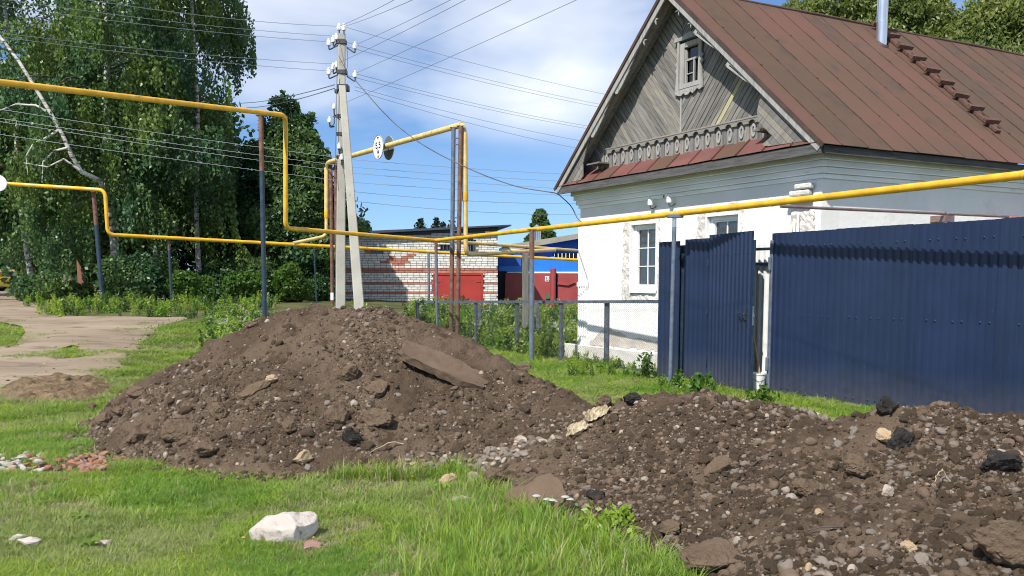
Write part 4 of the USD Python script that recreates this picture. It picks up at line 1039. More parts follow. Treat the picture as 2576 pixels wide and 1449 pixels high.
post("dark steel post under the upper yellow pipe, its foot behind the heap", 656, 292, 666, 800, 18.4, .048, [(.22, "rust_pipe"), (.78, "navy_paint")])
post("leaning post with brown top under the far pipe by the birch", 235, 482, 259, 769, 29.7, .066, [(.27, "rust_pipe"), (.73, "navy_paint")])
post("thin dark post under the far pipe between the bushes", 424, 602, 433, 775, 30.5, .045, [(.15, "rust_pipe"), (.85, "navy_paint")])
post("very thin green rod under the far pipe left of the concrete pole", 790, 624, 796, 757, 32.8, .022, [(1, "navy_paint")], plate=False)
t_, tp, bt = post("rusty pipe post with a white painted band beside the concrete pole", 832, 412, 836, 760, 30.9, .060, [(.86, "rust_pipe"), (.05, "sign_white"), (.09, "rust_pipe")])
post("second rusty pipe post right beside the concrete pole", 844, 412, 848, 760, 30.7, .058, [(1, "rust_pipe")])
fa_, tp1, _ = post("left dark grey post of the pair under the tall yellow riser", 1141, 322, 1136, 760, 23.4, .055, [(.55, "slate_paint"), (.45, "rust_pipe")])
fb_, tp2, _ = post("right rusty post of the pair under the tall yellow riser", 1159, 318, 1152, 760, 23.2, .055, [(1, "rust_pipe")])
for v in (348, 364, 548, 580):
    part(fa_, "rung", MB().tube([P(1141, v, 23.4), P(1158, v - 1, 23.2)], .016, 8), "slate_paint", world=True)
gp = post("thin grey post carrying the branch of the yellow pipes", 1097, 611, 1099, 800, 23.4, .040, [(.1, "rust_pipe"), (.9, "slate_paint")])[0]
part(gp, "clamp", MB().tube(arc_path([T_ + [-.10, 0, -.06], T_ + [-.06, 0, .06], T_ + [.06, 0, .06], T_ + [.10, 0, -.06]], .05), .012, 6), "rust_pipe", world=True)
post("slim pale grey post under the far pipe in front of the garage wall", 1078, 634, 1079, 790, 33.0, .045, [(1, "slate_paint")], plate=False)
post("blue-grey post with brown top under the pipe left of the house", 1338, 579, 1337, 905, 18.3, .050, [(.20, "rust_pipe"), (.80, "slate_paint")])
kp, tpk, _ = post("slim blue-grey post in front of the blue gate panel", 1697, 548, 1686, 965, 14.43, .034, [(.05, "galvanised"), (.95, "slate_paint")], plate=False)
part(kp, "saddle", MB().cbox(tpk + [-.11, -.06, .0], tpk + [.13, .06, .05], .005), "slate_paint", world=True)
wp = P(1322, 632, 25.0); wb = np.array([wp[0], wp[1], float(gz(wp[0], wp[1]))])
w_ = Thing("wooden_post", "weathered square wooden post under the pipe behind the garden fence", "post", wb)
part(w_, "shaft", MB().cbox((-.09, -.07, -.3), (.09, .07, wp[2] - wb[2] - .05), .012), "grey_board")
part(w_, "saddle", MB().cbox((-.14, -.05, wp[2] - wb[2] - .05), (.14, .05, wp[2] - wb[2] - .02), .004), "rust_pipe")

# ------------------------------------------------------------------ concrete power pole with a strut
PY = 22.2; pb = P(857, 765, PY); pg = float(gz(pb[0], pb[1])); pt = P(860, 86, PY)
pole = Thing("power_pole", "tapered concrete power pole with white insulators and a leaning strut", "power pole", (pb[0], pb[1], pg))


def taper(p, q, w0, d0, w1, d1, ang=0.2, ch=.018):
    """chamfered four-sided shaft from p to q"""
    ax = np.array([math.cos(ang), math.sin(ang), 0]); ay = np.array([-math.sin(ang), math.cos(ang), 0]); v = []
    for c, w, d in ((p, w0, d0), (q, w1, d1)):
        for sx, sy in ((-1, -1), (1, -1), (1, 1), (-1, 1)):
            for k in ((0, 1), (1, 0)) if sx * sy > 0 else ((1, 0), (0, 1)):
                v.append(np.array(c) + ax * sx * (w / 2 - ch * (1 - k[0])) + ay * sy * (d / 2 - ch * (1 - k[1])))
    h = trimesh.convex.convex_hull(np.array(v)); return h.vertices, h.faces


part(pole, "shaft", taper(along(pt, pb, 1.12), pt, .24, .20, .165, .14), "concrete_pole", world=True)
st = P(861, 216, PY - .12); sb = P(903, 765, PY - 1.0)
part(pole, "strut", taper(along(st, sb, 1.12), st, .24, .19, .16, .15), "concrete_pole", world=True)
part(pole, "collar", MB().cbox(P(848, 226, PY - .16), P(880, 217, PY + .1), .01), "dark_steel", world=True)
part(pole, "collar_bracket", MB().cbox(P(841, 233, PY - .12), P(851, 227, PY + .02), .01), "dark_steel", world=True)


def insul(u, v, to_u, to_v, dy=0.0, scale=1.0, up=False):
    c = P(u, v, PY + dy); s = scale
    prof = [(0, .075 * s), (.022 * s, .07 * s), (.03 * s, .055 * s), (.022 * s, .035 * s), (.042 * s, .025 * s), (.055 * s, -.01 * s), (.058 * s, -.07 * s), (.045 * s, -.09 * s), (0, -.09 * s)]
    i = part(pole, "insulator", MB().lathe(prof, c, 14), "porcelain", world=True, smooth=40)
    e = P(to_u, to_v, PY)
    part(i, "hook", MB().tube(arc_path([c - [0, 0, .07], c - [0, 0, .19], e - [0, 0, .02]], .10), .016, 7), "dark_steel", world=True)
    return c


INS = {}
for nm, u, v, tu, tv, dy in (("top_a", 853, 66, 856, 84, .04), ("top_b", 865, 67, 864, 84, -.05), ("l1", 827, 105, 850, 112, -.1), ("l2", 838, 97, 850, 104, .12), ("l3", 846, 91, 852, 98, .3), ("r1", 893, 113, 873, 118, -.1),
                             ("m1", 827, 178, 850, 186, -.1), ("m2", 838, 166, 850, 176, .12), ("m3", 846, 161, 852, 170, .3), ("q1", 893, 185, 873, 190, -.1), ("s1", 840, 266, 846, 292, -.05), ("s2", 829, 300, 841, 316, -.08), ("s3", 869, 258, 866, 262, -.2), ("s4", 853, 366, 853, 378, -.12), ("s5", 859, 394, 858, 406, -.15)):
    INS[nm] = insul(u, v, tu, tv, dy, .85 if nm[0] == "s" else 1.0)
for k, v in enumerate((106, 182, 293, 338, 396)): part(pole, "band", MB().cbox(P(847.5 - k * .6, v + 2.5, PY - .10), P(873 + k * 1.8, v - 2.5, PY + .11), .003), "dark_steel", world=True)
part(pole, "bracket_rod", MB().tube(arc_path([P(829, 312, PY - .08), P(834, 318, PY - .08), P(841, 312, PY - .05), P(841, 270, PY - .05)], .06), .013, 7).tube([P(838, 293, PY - .05), P(852, 296, PY - .12)], .013, 7), "dark_steel", world=True)
m = MB()
for pts in ([(848, 186), (847, 230), (846, 300), (845, 350), (843, 420), (846, 470)], [(872, 118), (875, 140), (874, 165), (871, 184)], [(852, 140), (862, 160), (872, 176)], [(858, 400), (864, 430), (868, 450), (870, 480)], [(862, 230), (861, 280), (860, 330)]):
    m.tube(arc_path([P(u, v, PY - .16) for u, v in pts], .2, 4), .007, 5)
part(pole, "drop_wires", m, "wire_dark", world=True)

# ------------------------------------------------------------------ overhead wires
WIRES = "overhead wires strung from the concrete pole"


def wire(label, a, b, drop=.15, r=.006, m="wire_dark", name="overhead_wire", n=18):
    p = sag(a, b, drop, n); c = p[0].copy(); v, f = MB().tube(p, r, 5).get()
    x = UsdGeom.Mesh
    return solo(name, (v, f), m, label, "wire", smooth=True)


def ext(u0, v0, u1, v1, k): return u0 + (u1 - u0) * k, v0 + (v1 - v0) * k


LW_ = [("top wire left of the pole crossing the birch tops", "top_a", 300, 0, 15), ("second wire left of the pole crossing the birch tops", "l3", 96, 0, 16), ("third wire left of the pole crossing the birch tops", "l1", 0, 4, 16),
       ("upper wire of the pair ending at the middle insulators on the left", "m3", 0, 72, 16), ("lower wire of the pair ending at the middle insulators on the left", "m1", 0, 82, 16)]
for lab, k, u, v, Y in LW_:
    a = INS[k]; b = P(u, v, Y); wire(lab, a, along(a, b, 1.3), .10, .005, "wire_light")
RW = [("steepest wire rising from the pole top to the upper right", "top_a", 971, 0), ("second steepest wire rising from the pole top to the upper right", "top_b", 1013, 0), ("wire rising to the upper right from the right-hand top insulator", "r1", 1112, 0),
      ("wire rising to the upper right from the middle of the pole", "m3", 1150, 0), ("wire rising to the upper right from the right-hand middle insulator", "q1", 1264, 0), ("lowest wire rising to the upper right corner over the gable", "s3", 1427, 0)]
for lab, k, u, v in RW:
    a = INS[k]; b = P(u, v, 14.0); wire(lab, a, along(a, b, 1.9), .06, .004)
HWI = [("highest wire from the pole top running behind the gable", "top_b", 1535, 221), ("upper wire of the pair from the top hooks running behind the gable", "l2", 1518, 245), ("lower wire of the pair from the top hooks running behind the gable", "l1", 1520, 253),
       ("upper wire of the middle pair running behind the gable", "q1", 1495, 301), ("lower wire of the middle pair running behind the gable", "m1", 1490, 307), ("upper wire of the lowest pair running behind the gable", None, 1470, 337), ("lower wire of the lowest pair running behind the gable", None, 1460, 356)]
for j, (lab, k, u, v) in enumerate(HWI):
    a = INS[k] if k else P(892, (218, 227)[j % 2 == 0], PY); b = P(u, v, 31); wire(lab, a, along(a, b, 1.7), .25, .0045)
for j, (v0, v1, v2, lab) in enumerate(((273, 402, 437, "highest thin wire low across the birch trunks towards the right"), (296, 421, 455, "second thin wire low across the birch trunks towards the right"), (304, 436, 474, "third thin wire low across the birch trunks towards the right"), (336, 459, 490, "lowest thin wire low across the birch trunks towards the right"))):
    a, b, c = P(-150, v0 - (v1 - v0) * .17, 26), P(894, v1, 27.5), P(1450, v2, 30.0)
    p = np.vstack([sag(a, b, .05, 14), sag(b, along(b, c, 1.3), .05, 10)[1:]]); solo("overhead_wire", MB().tube(p, .006, 5), "wire_light", lab, "wire", smooth=True)
for u0, v0, v1, lab in ((870, 480, 509, "upper of two faint wires between the pole and the house eave"), (872, 504, 537, "lower of two faint wires between the pole and the house eave")):
    wire(lab, P(u0, v0, PY - .1), along(P(u0, v0, PY - .1), P(1440, v1, 26), 1.1), .10, .005, "wire_light")
for v0, u1, v1, lab in ((213, 667, 247, "upper cable sloping from the pole collar down to the left"), (222, 680, 258, "lower cable sloping from the pole collar down to the left")):
    wire(lab, P(842, v0, PY), along(P(842, v0, PY), P(u1, v1, 34), 1.7), .10, .011)
pts = [P(*q) for q in ((894, 202, 22.1), (923, 236, 21.8), (960, 278, 21.4), (997, 315, 21.1), (1050, 356, 20.6), (1102, 387, 20.2), (1161, 416, 19.7), (1232, 447, 19.2), (1307, 472, 18.7), (1395, 485, 18.25))] + [hw(HW + .28, .38, 3.50), hw(HW + .15, .12, 3.25), hw(HW + .02, .06, 2.95), hw(HW - .3, .02, 2.83)]
solo("service_cable", MB().tube(arc_path(pts, .3, 3), .011, 6), "wire_dark", "thick black cable sagging from the pole to the house eave", "cable", smooth=True)
# ------------------------------------------------------------------ brick garage
gL, gR = P(858, 700, 40.2), P(1252, 700, 41.4)
gd2 = (gR - gL)[:2]; GW = float(np.linalg.norm(gd2)); ga = math.atan2(gd2[1], gd2[0])
GZ = 0.05
gar = Thing("brick_garage", "white brick garage with red brick stripes, dark lean-to roof and red doors", "garage", (gL[0], gL[1], GZ), ga)


def gpx(u, v):                                              # pixel -> (x, z) on the garage front
    r = ray(u, v); n = np.array([math.sin(ga), -math.cos(ga)]); t = ((gL[:2]) @ n) / (r[:2] @ n); p = r * t
    return (p[:2] - gL[:2]) @ np.array([math.cos(ga), math.sin(ga)]), p[2] + EYE - GZ


def rect(u0, v0, u1, v1):
    x0, z1 = gpx(u0, v0); x1, z0 = gpx(u1, v1); return x0, z0, x1, z1


def zx(x, y): return (1050 + x * 900 / 2174) / 1.34161, (600 + y * 900 / 2174) / 1.34161


door = rect(*zx(1003, 788), *zx(1392, 1100)); door = (door[0], 0.05, door[2], door[3])
wins = [rect(*zx(1045, 540), *zx(1140, 602)), rect(*zx(1280, 500), *zx(1343, 608)), rect(*zx(503, 588), *zx(590, 615))]
ROOFL, ROOFR = gpx(858, 592)[1], gpx(1252, 578)[1]
H_ = max(ROOFL, ROOFR)
part(gar, "wall_core", MB().prism(Polygon([(-1.2, -.4), (GW, -.4), (GW, ROOFR - .03), (-1.2, ROOFL - .05)]).difference(sbox(door[0], -.5, door[2], door[3])).difference(unary_union([sbox(w[0], w[1], w[2], w[3]) for w in wins])), (0, 0, 0), X_, Z_, (0, 5.5, 0)), "mortar")
BL, BHt, JT = .265, .104, .020
red_rows = set()
for y0, y1 in ((742, 772), (846, 872), (924, 948), (1002, 1018)):
    for r in range(60):
        z = (r + .5) * BHt
        za, zb = gpx(*zx(700, y1))[1], gpx(*zx(700, y0))[1]
        if za < z < zb: red_rows.add(r)
motif = [Polygon([gpx(*zx(x, y)) for x, y in ((580, 690), (640, 628), (690, 660), (735, 655), (790, 625), (830, 625), (770, 715), (690, 715), (655, 680))]).buffer(.02), Polygon([gpx(*zx(x, y)) for x, y in ((1165, 675), (1212, 638), (1262, 675), (1215, 715))]).difference(Polygon([gpx(*zx(x, y)) for x, y in ((1190, 675), (1212, 655), (1238, 675), (1213, 698))])),
         Polygon([gpx(*zx(x, y)) for x, y in ((415, 600), (470, 585), (480, 610), (430, 640))])]
rgb = np.random.default_rng(17); rest = {"brick_white": MB(), "brick_white_b": MB(), "brick_red": MB()}; nb_ = 0
openings = [sbox(door[0], door[1] - .3, door[2], door[3])] + [sbox(w[0], w[1], w[2], w[3]) for w in wins]
cells = []
for r in range(int(H_ / BHt)):
    x = -1.2 + (r % 2) * BL / 2 + rgb.uniform(-.02, .02)
    while x < GW - .02:
        L = BL if rgb.random() > .12 else BL / 2
        x1 = min(x + L - JT, GW); z0, z1 = r * BHt, (r + 1) * BHt - JT
        top = ROOFL + (ROOFR - ROOFL) * (x / GW)
        b = sbox(x, z0, x1, z1)
        if z1 < top - .03 and x1 - x > .05 and not any(o_.intersection(b).area > .25 * b.area for o_ in openings):
            red = r in red_rows or any(m_.contains(b.centroid) for m_ in motif)
            cells.append((x, z0, x1, z1, "brick_red" if red else ("brick_white" if rgb.random() < .65 else "brick_white_b")))
        x += L
order = sorted(range(len(cells)), key=lambda i: (not (cells[i][1] > .9 and cells[i][0] > .3), -cells[i][0]))
for n_, i in enumerate(order):
    x0, z0, x1, z1, mm = cells[i]; y = -.022 + rgb.uniform(-.006, .006); dz_ = rgb.uniform(-.003, .003)
    if n_ < 300: part(gar, "brick", MB().box((x0, y, z0 + dz_), (x1, .0, z1 + dz_)), mm)
    else: rest[mm].box((x0, y, z0 + dz_), (x1, .0, z1 + dz_))
for mm, m_ in rest.items():
    if m_.n: part(gar, "brickwork", m_, mm, kind="stuff")
dw = part(gar, "door_frame", front(sbox(door[0] - .05, 0, door[2] + .05, door[3] + .05).difference(sbox(door[0] + .03, -.1, door[2] - .03, door[3] - .03)), -.05, .05), "door_red")
xm = (door[0] + door[2]) / 2
for s_, (a, b) in enumerate(((door[0] + .035, xm - .006), (xm + .006, door[2] - .035))):
    dl = part(gar, "door_leaf", MB().cbox((a, -.025, .03), (b, .01, door[3] - .04), .006), "door_red")
    for z in (.5, 1.55): part(dl, "hinge", MB().cbox(((a - .02) if s_ == 0 else (b - .22), -.045, z), ((a + .22) if s_ == 0 else (b + .02), -.027, z + .05), .004), "door_red")
part(gar, "lintel", MB().cbox((door[0] - .2, -.03, door[3] + .055), (door[2] + .2, 0.1, door[3] + .15), .01), "brick_red")
for w in wins:
    wf = part(gar, "window", front(sbox(*w).difference(sbox(w[0] + .05, w[1] + .05, w[2] - .05, w[3] - .05)), .02, .08), "slate_paint")
    part(wf, "pane", MB().box((w[0] + .05, .05, w[1] + .05), (w[2] - .05, .055, w[3] - .05)), "car_glass")
    for t in (1 / 3, 2 / 3): part(wf, "bar", MB().box((w[0] + (w[2] - w[0]) * t - .012, .0, w[1] + .05), (w[0] + (w[2] - w[0]) * t + .012, .02, w[3] - .05)), "slate_paint")
rx0, rx1 = -1.5, gpx(1283, 570)[0]
rzl = lambda x: ROOFL + (ROOFR - ROOFL + .12) * (x / GW)
part(gar, "roof", MB().prism(Polygon([(rx0, rzl(rx0)), (rx1, rzl(rx1)), (rx1, rzl(rx1) + .06), (rx0, rzl(rx0) + .14)]), (0, -.35, 0), X_, Z_, (0, 6.2, 0)), "black_roof")
part(gar, "roof_edge", MB().prism(Polygon([(rx0, rzl(rx0) - .10), (GW, rzl(GW) - .12), (GW, rzl(GW) - .003), (rx0, rzl(rx0) - .003)]), (0, -.12, 0), X_, Z_, (0, .08, 0)), "black_roof")

# ------------------------------------------------------------------ blue house with red yard gates behind
BY = 43.5


def q5(x, y): return (1650 + x * 350 / 2029) / 1.34161, (750 + y * 350 / 2029) / 1.34161


o5 = P(1240, 700, BY); blu = Thing("blue_house", "bright blue house with grey roof and red yard gates behind the garage", "house", (o5[0], o5[1], 0))


def bp5(x, y): p = P(*q5(x, y), BY); return p[0] - o5[0], p[2]


def poly5(pts): return Polygon([bp5(*p) for p in pts])


def slab(name, pts, y0, y1, m, label=None, parent=None):
    return part(parent or blu, name, MB().prism(poly5(pts), (0, y0, 0), X_, Z_, (0, y1 - y0, 0)), m, label)


slab("wall", [(150, 1700), (2500, 1700), (2500, 150), (1700, 310), (880, 455), (200, 520), (150, 560)], 1.8, 7.0, "blue_wall")
part(blu, "roof", MB().prism(poly5([(320, 424), (1000, 320), (1720, 205), (2500, 60), (2500, 180), (1700, 312), (900, 452), (600, 520), (190, 540), (190, 505)]), (0, 1.2, 0), X_, Z_, (0, 6.6, 0)), "slate_roof")
part(blu, "roof_trim", MB().prism(poly5([(195, 500), (345, 495), (660, 530), (660, 548), (200, 540)]), (0, 1.1, 0), X_, Z_, (0, .09, 0)), "sign_white")
slab("dark_return", [(150, 560), (640, 600), (640, 860), (150, 860)], 1.2, 1.75, "blue_wall")
slab("awning", [(880, 722), (1300, 655), (1300, 720), (2500, 790), (2500, 960), (880, 960)], .6, 1.7, "blue_bright")
slab("awning", [(188, 860), (650, 845), (650, 955), (188, 955)], .7, 1.7, "blue_bright")
wb5 = slab("window", [(1300, 585), (2400, 600), (2400, 712), (1300, 705)], 1.70, 1.78, "car_glass")
for k in range(14):
    x = 1305 + k * 78; slab("window_bar", [(x, 585), (x + 12, 585), (x + 12, 708), (x, 708)], 1.60, 1.66, "porcelain", parent=wb5)
slab("parapet", [(350, 965), (2500, 965), (2500, 1002), (350, 992)], .55, 1.0, "brick_white")
gate = slab("yard_gate", [(325, 1000), (660, 1000), (660, 1750), (300, 1750)], .35, .45, "gate_red")
slab("yard_gate", [(770, 1000), (1210, 1005), (1210, 1750), (770, 1750)], .40, .50, "gate_red")
slab("yard_gate", [(1345, 1010), (2500, 1020), (2500, 1750), (1345, 1750)], .45, .55, "gate_red")
slab("gate_fold", [(1350, 1180), (1700, 1180), (1560, 1240), (1350, 1215)], .36, .445, "gate_red")
part(blu, "gate_pillar", MB().lathe([(.14, 0), (.14, 2.35), (0, 2.36)], (bp5(1262, 1000)[0], .30, -.1), 14), "gate_red", smooth=40)
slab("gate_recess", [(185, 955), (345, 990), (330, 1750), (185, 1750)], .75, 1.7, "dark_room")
pl5 = slab("house_number_plate", [(1103, 1055), (1185, 1055), (1185, 1157), (1103, 1157)], .37, .395, "sign_white")
slab("plate_field", [(1112, 1066), (1176, 1066), (1176, 1146), (1112, 1146)], .362, .369, "plate_blue", parent=pl5)
t = meshkit.text_mesh("18", .165, .004, bold=True); x5, z5 = bp5(1144, 1135); v = t.vertices; c = (t.bounds[0] + t.bounds[1]) / 2
part(pl5, "digits", (np.column_stack([x5 + (v[:, 0] - c[0]) * .8, .361 - v[:, 2], z5 + v[:, 1]]), t.faces[:, ::-1]), "sign_white")
slab("letter_box", [(1120, 1385), (1200, 1385), (1200, 1500), (1120, 1500)], .30, .39, "green_plastic")
for x, w, h in ((945, 26, 150), (985, 34, 120)):
    xx, z0 = bp5(x + w / 2, 330); part(blu, "chimney_pipe", MB().lathe([(.11, -.3), (.11, h * .0045), (.16, h * .0045 + .02), (.02, h * .0045 + .14)], (xx, 2.2, z0), 12), "galvanised", smooth=40)

# ------------------------------------------------------------------ yellow car far down the road and old boards under the birches
cg = P(-6, 734, 62); cz = float(gz(cg[0], cg[1]))
car = Thing("parked_car", "yellow car parked far down the dirt road at the left edge", "car", (cg[0], cg[1], cz), math.radians(-12))
cs = Polygon([(-.80, .32), (.80, .32), (.84, .55), (.82, .88), (.66, 1.0), (.58, 1.40), (.40, 1.48), (-.40, 1.48), (-.58, 1.40), (-.66, 1.0), (-.82, .88), (-.84, .55)])
def ring(y, sx, z0, zs): return [(x * sx, y, (z - .32) * zs + .32 + z0) for x, z in list(cs.exterior.coords)[:-1]]
secs = [(-2.0, .86, 0, .42), (-1.9, .95, 0, .52), (-.95, 1, 0, .60), (-.85, 1, 0, .62), (-.2, 1, 0, 1.0), (1.2, 1, 0, 1.0), (1.9, .98, 0, .62), (2.05, .9, 0, .50)]
v = np.vstack([ring(y, sx, z0, zs) for y, sx, z0, zs in secs]); n = 12; f = []
for k in range(len(secs) - 1):
    for i in range(n): f.append([k * n + i, k * n + (i + 1) % n, (k + 1) * n + (i + 1) % n, (k + 1) * n + i])
tri = np.array(f); tri = np.vstack([tri[:, [0, 1, 2]], tri[:, [0, 2, 3]]]); cap = np.array([[0, i + 1, i] for i in range(1, n - 1)] + [[(len(secs) - 1) * n, (len(secs) - 1) * n + i, (len(secs) - 1) * n + i + 1] for i in range(1, n - 1)])
part(car, "body", (v, np.vstack([tri, cap])), "car_yellow", smooth=35)
part(car, "windscreen", MB().add(np.array([(-.6, -.86, 1.05), (.6, -.86, 1.05), (.44, -.24, 1.46), (-.44, -.24, 1.46)]) + [0, -.03, .02], np.array([[0, 1, 2, 3]])), "car_glass")
for sx in (-1, 1):
    part(car, "side_window", MB().box((sx * .74 - .02, -.35, 1.02), (sx * .74 + .02, 1.2, 1.32)), "car_glass")
    for y in (-1.3, 1.25): part(car, "wheel", MB().lathe([(0, -.10), (.26, -.10), (.31, -.07), (.31, .07), (.26, .10), (0, .10)], (sx * .76, y, .31), 16, (1, 0, 0)), "tyre", smooth=40)
    part(car, "headlight", MB().lathe([(.0, .03), (.09, .02), (.10, -.03)], (sx * .58, -1.98, .58), 12, (0, -1, 0)), "porcelain", smooth=40)
part(car, "bumper", MB().cbox((-.78, -2.10, .34), (.78, -2.0, .48), .03), "tyre")
for (u0, u1, v0, v1, m_, lab, pointed) in ((163, 184, 690, 772, "grey_board", "weathered grey board gatepost under the birches", False), (198, 214, 652, 768, "red_board", "pointed reddish board standing under the birches", True)):
    a, b = P(u0, v1, 33.2), P(u1, v1, 33.2); h = P(u0, v0, 33.2)[2]; z0 = float(gz(a[0], a[1])) - .2; w = b[0] - a[0]
    pg_ = Polygon([(0, 0), (w, 0), (w * .95, h - z0 - (.45 if pointed else 0)), (0.0, h - z0)])
    solo("old_board", MB().prism(pg_, (a[0], a[1], z0), X_, Z_, (0, .06, 0)), m_, lab, "board")
# ------------------------------------------------------------------ trees and bushes: trunks, limbs and leaf-sized faces
def leaves(c, size, rg, down=0.0, elong=1.5, face=None, flat=0.0):
    """one small bent leaf per centre; down pulls the leaf axis towards the ground"""
    n = len(c); ax = rg.normal(size=(n, 3)); ax[:, 2] -= down * 2; ax /= np.linalg.norm(ax, axis=1, keepdims=True)
    b = rg.normal(size=(n, 3)) + (0 if face is None else face * flat); s = np.cross(ax, b); s /= np.maximum(np.linalg.norm(s, axis=1, keepdims=True), 1e-9)
    L = (size * rg.uniform(.7, 1.3, n))[:, None] * ax * elong * .5; W = (size * rg.uniform(.7, 1.3, n))[:, None] * s * .5
    v = np.stack([c - L, c + W, c + L, c - W], 1).reshape(-1, 3); k = np.arange(n)[:, None] * 4
    return v, np.vstack([k + [0, 1, 2], k + [0, 2, 3]])


def limb(p, d, length, rg, droop=.25, n=9, wig=.12):
    """a curved branch starting at p in direction d"""
    d = np.array(d, float); d /= np.linalg.norm(d); pts = [np.array(p, float)]; st = length / (n - 1)
    for _ in range(n - 1):
        d = d + rg.normal(size=3) * wig - [0, 0, droop / n * 2]; d /= np.linalg.norm(d); pts.append(pts[-1] + d * st)
    return np.array(pts)


def birch(name, label, x, y, height, seed, spread, z0, leaves_n, trunk_r=.16, mats=("birch_leaf", "birch_leaf_b"), lean=(0, 0), cut=None, extra_limbs=(), group=None, size=.098):
    rg = np.random.default_rng(seed); g = float(gz(x, y)); th = Thing(name, label, "tree", (x, y, g), group=group)
    zt = np.linspace(-.3, height, 14); tp = np.column_stack([lean[0] * (zt.clip(0) / height) ** 1.3 + .08 * np.sin(zt * .7 + seed), lean[1] * zt / height + .08 * np.cos(zt * .6), zt])
    part(th, "trunk", MB().tube(tp, trunk_r * (1 - zt.clip(0) / height * .85), 9), "birch_bark", smooth=60)
    lm = MB(); wl = MB(); C = []
    nl = int(34 * height / 14)
    for k in range(nl):
        z = z0 + (height - z0) * (k + rg.random()) / nl; base = np.array([np.interp(z, zt, tp[:, 0]), np.interp(z, zt, tp[:, 1]), z]); az = rg.uniform(0, 2 * np.pi)
        t = (z - z0) / (height - z0); R = spread * (0.55 + .75 * math.sin(math.pi * min(t * .85 + .12, 1))) * rg.uniform(.7, 1.1)
        lp = limb(base, (math.cos(az), math.sin(az), .75), R * 1.25, rg, droop=1.0)
        vis = lp if cut is None else lp[: max(3, int(np.argmin(np.append(cut(lp + [x, y, g]), False))) - 1)]
        (wl if rg.random() < .12 else lm).tube(vis, np.linspace(.045 * trunk_r / .16, .008, len(vis)), 5, cap=False)
        for j in range(int(9 + R * 2.2)):                   # branchlets, each with a curtain of hanging twigs
            q = lp[rg.integers(2, len(lp))] + rg.normal(size=3) * .12
            bl = limb(q, (math.cos(az + rg.normal() * .9), math.sin(az + rg.normal() * .9), .2), rg.uniform(.4, 1.1), rg, droop=.9, n=5)
            for _ in range(rg.integers(4, 8)):
                s = bl[rg.integers(1, 5)]; L = rg.uniform(.3, 1.6) * (1.3 - .5 * t); m = max(4, int(L / .075)); tt = np.linspace(0, 1, m)
                sway = rg.normal(size=2) * .12
                C.append(np.column_stack([s[0] + sway[0] * tt, s[1] + sway[1] * tt, s[2] - L * tt]) + rg.normal(size=(m, 3)) * [.085, .085, .05])
    C = np.vstack(C)
    if cut is not None: C = C[cut(C + [x, y, g])]
    C = C[C[:, 2] > .5]
    if len(C) > leaves_n: C = C[rg.choice(len(C), leaves_n, replace=False)]
    for ex in extra_limbs: wl.tube(np.array(ex[0]) - [x, y, g], ex[1], 8)
    part(th, "limbs", lm, "twig_bark", smooth=60)
    for wv, wf in zip(wl.v, wl.f): part(th, "limb", (wv, wf - wf.min()), "birch_bark", smooth=60)
    sp = meshkit.noise(C * .55 + seed, 3) > .5
    part(th, "crown", leaves(C[sp], size, rg, .9), mats[0]); part(th, "crown", leaves(C[~sp], size, rg, .9), mats[1])
    return th


def bushy(name, label, cat, x, y, blobs, leaf_n, size, m, seed, trunk=None, group=None, down=.2, elong=1.5, bark="dark_bark", gap=.42, zoff=0.0):
    """a tree or bush with a crown of lumps; blobs = [(dx, dy, z, rx, ry, rz)]"""
    rg = np.random.default_rng(seed); g = float(gz(x, y)) + zoff; th = Thing(name, label, cat, (x, y, g), group=group)
    tb = MB(); C, F = [], []; vol = sum(b[3] * b[4] * b[5] for b in blobs)
    for (dx, dy, z, rx, ry, rz) in blobs:
        n = int(leaf_n * (rx * ry * rz / vol)) * 2
        d = rg.normal(size=(n, 3)); d /= np.linalg.norm(d, axis=1, keepdims=True)
        rad = 1 - np.abs(rg.normal(size=n)) * .22
        bump = .72 + .56 * meshkit.fbm(d * 2.3 + seed + dx, 3, seed)
        c = d * (rad * bump)[:, None] * [rx, ry, rz] + [dx, dy, z]
        keep = meshkit.noise(c * (1.9 / max(min(rx, rz), .4)) * .8 + seed * 3.1, 7) > gap * rg.uniform(.75, 1.25, n)
        c, d = c[keep], d[keep]; ok = c[:, 2] > .03; C.append(c[ok]); F.append(d[ok])
        if trunk: tb.tube(limb((rg.normal() * .05, rg.normal() * .05, trunk[1] * .5), (dx * 1.0, dy, max(z - trunk[1] * .5, .3)), math.hypot(math.hypot(dx, dy), z - trunk[1] * .5) * .95 + .1, rg, droop=.0, wig=.05), np.linspace(trunk[0] * .5, .012, 9), 6, cap=False)
    C, F = np.vstack(C), np.vstack(F)
    if len(C) > leaf_n: i = rg.choice(len(C), leaf_n, replace=False); C, F = C[i], F[i]
    if trunk:
        zt = np.linspace(-.3, trunk[1], 8); part(th, "trunk", MB().tube(np.column_stack([.05 * np.sin(zt + seed), .05 * np.cos(zt * 1.3), zt]), np.linspace(trunk[0], trunk[0] * .6, 8), 9), bark, smooth=60); part(th, "limbs", tb, bark, smooth=60)
    else:
        for k in range(7):
            a = rg.uniform(0, 6.28); b = blobs[k % len(blobs)]; tb.tube(limb((b[0] * .3 + rg.normal() * .05, b[1] * .3, -.05), (math.cos(a) * .5 + b[0] * .4, math.sin(a) * .5, 1), b[2] + b[5] * .6, rg, droop=-.1), np.linspace(.018, .006, 9), 5, cap=False)
        part(th, "stem", tb, bark, smooth=60)
    part(th, "crown" if trunk else "foliage", leaves(C, size, rg, down, elong, F, 1.2), m)
    return th


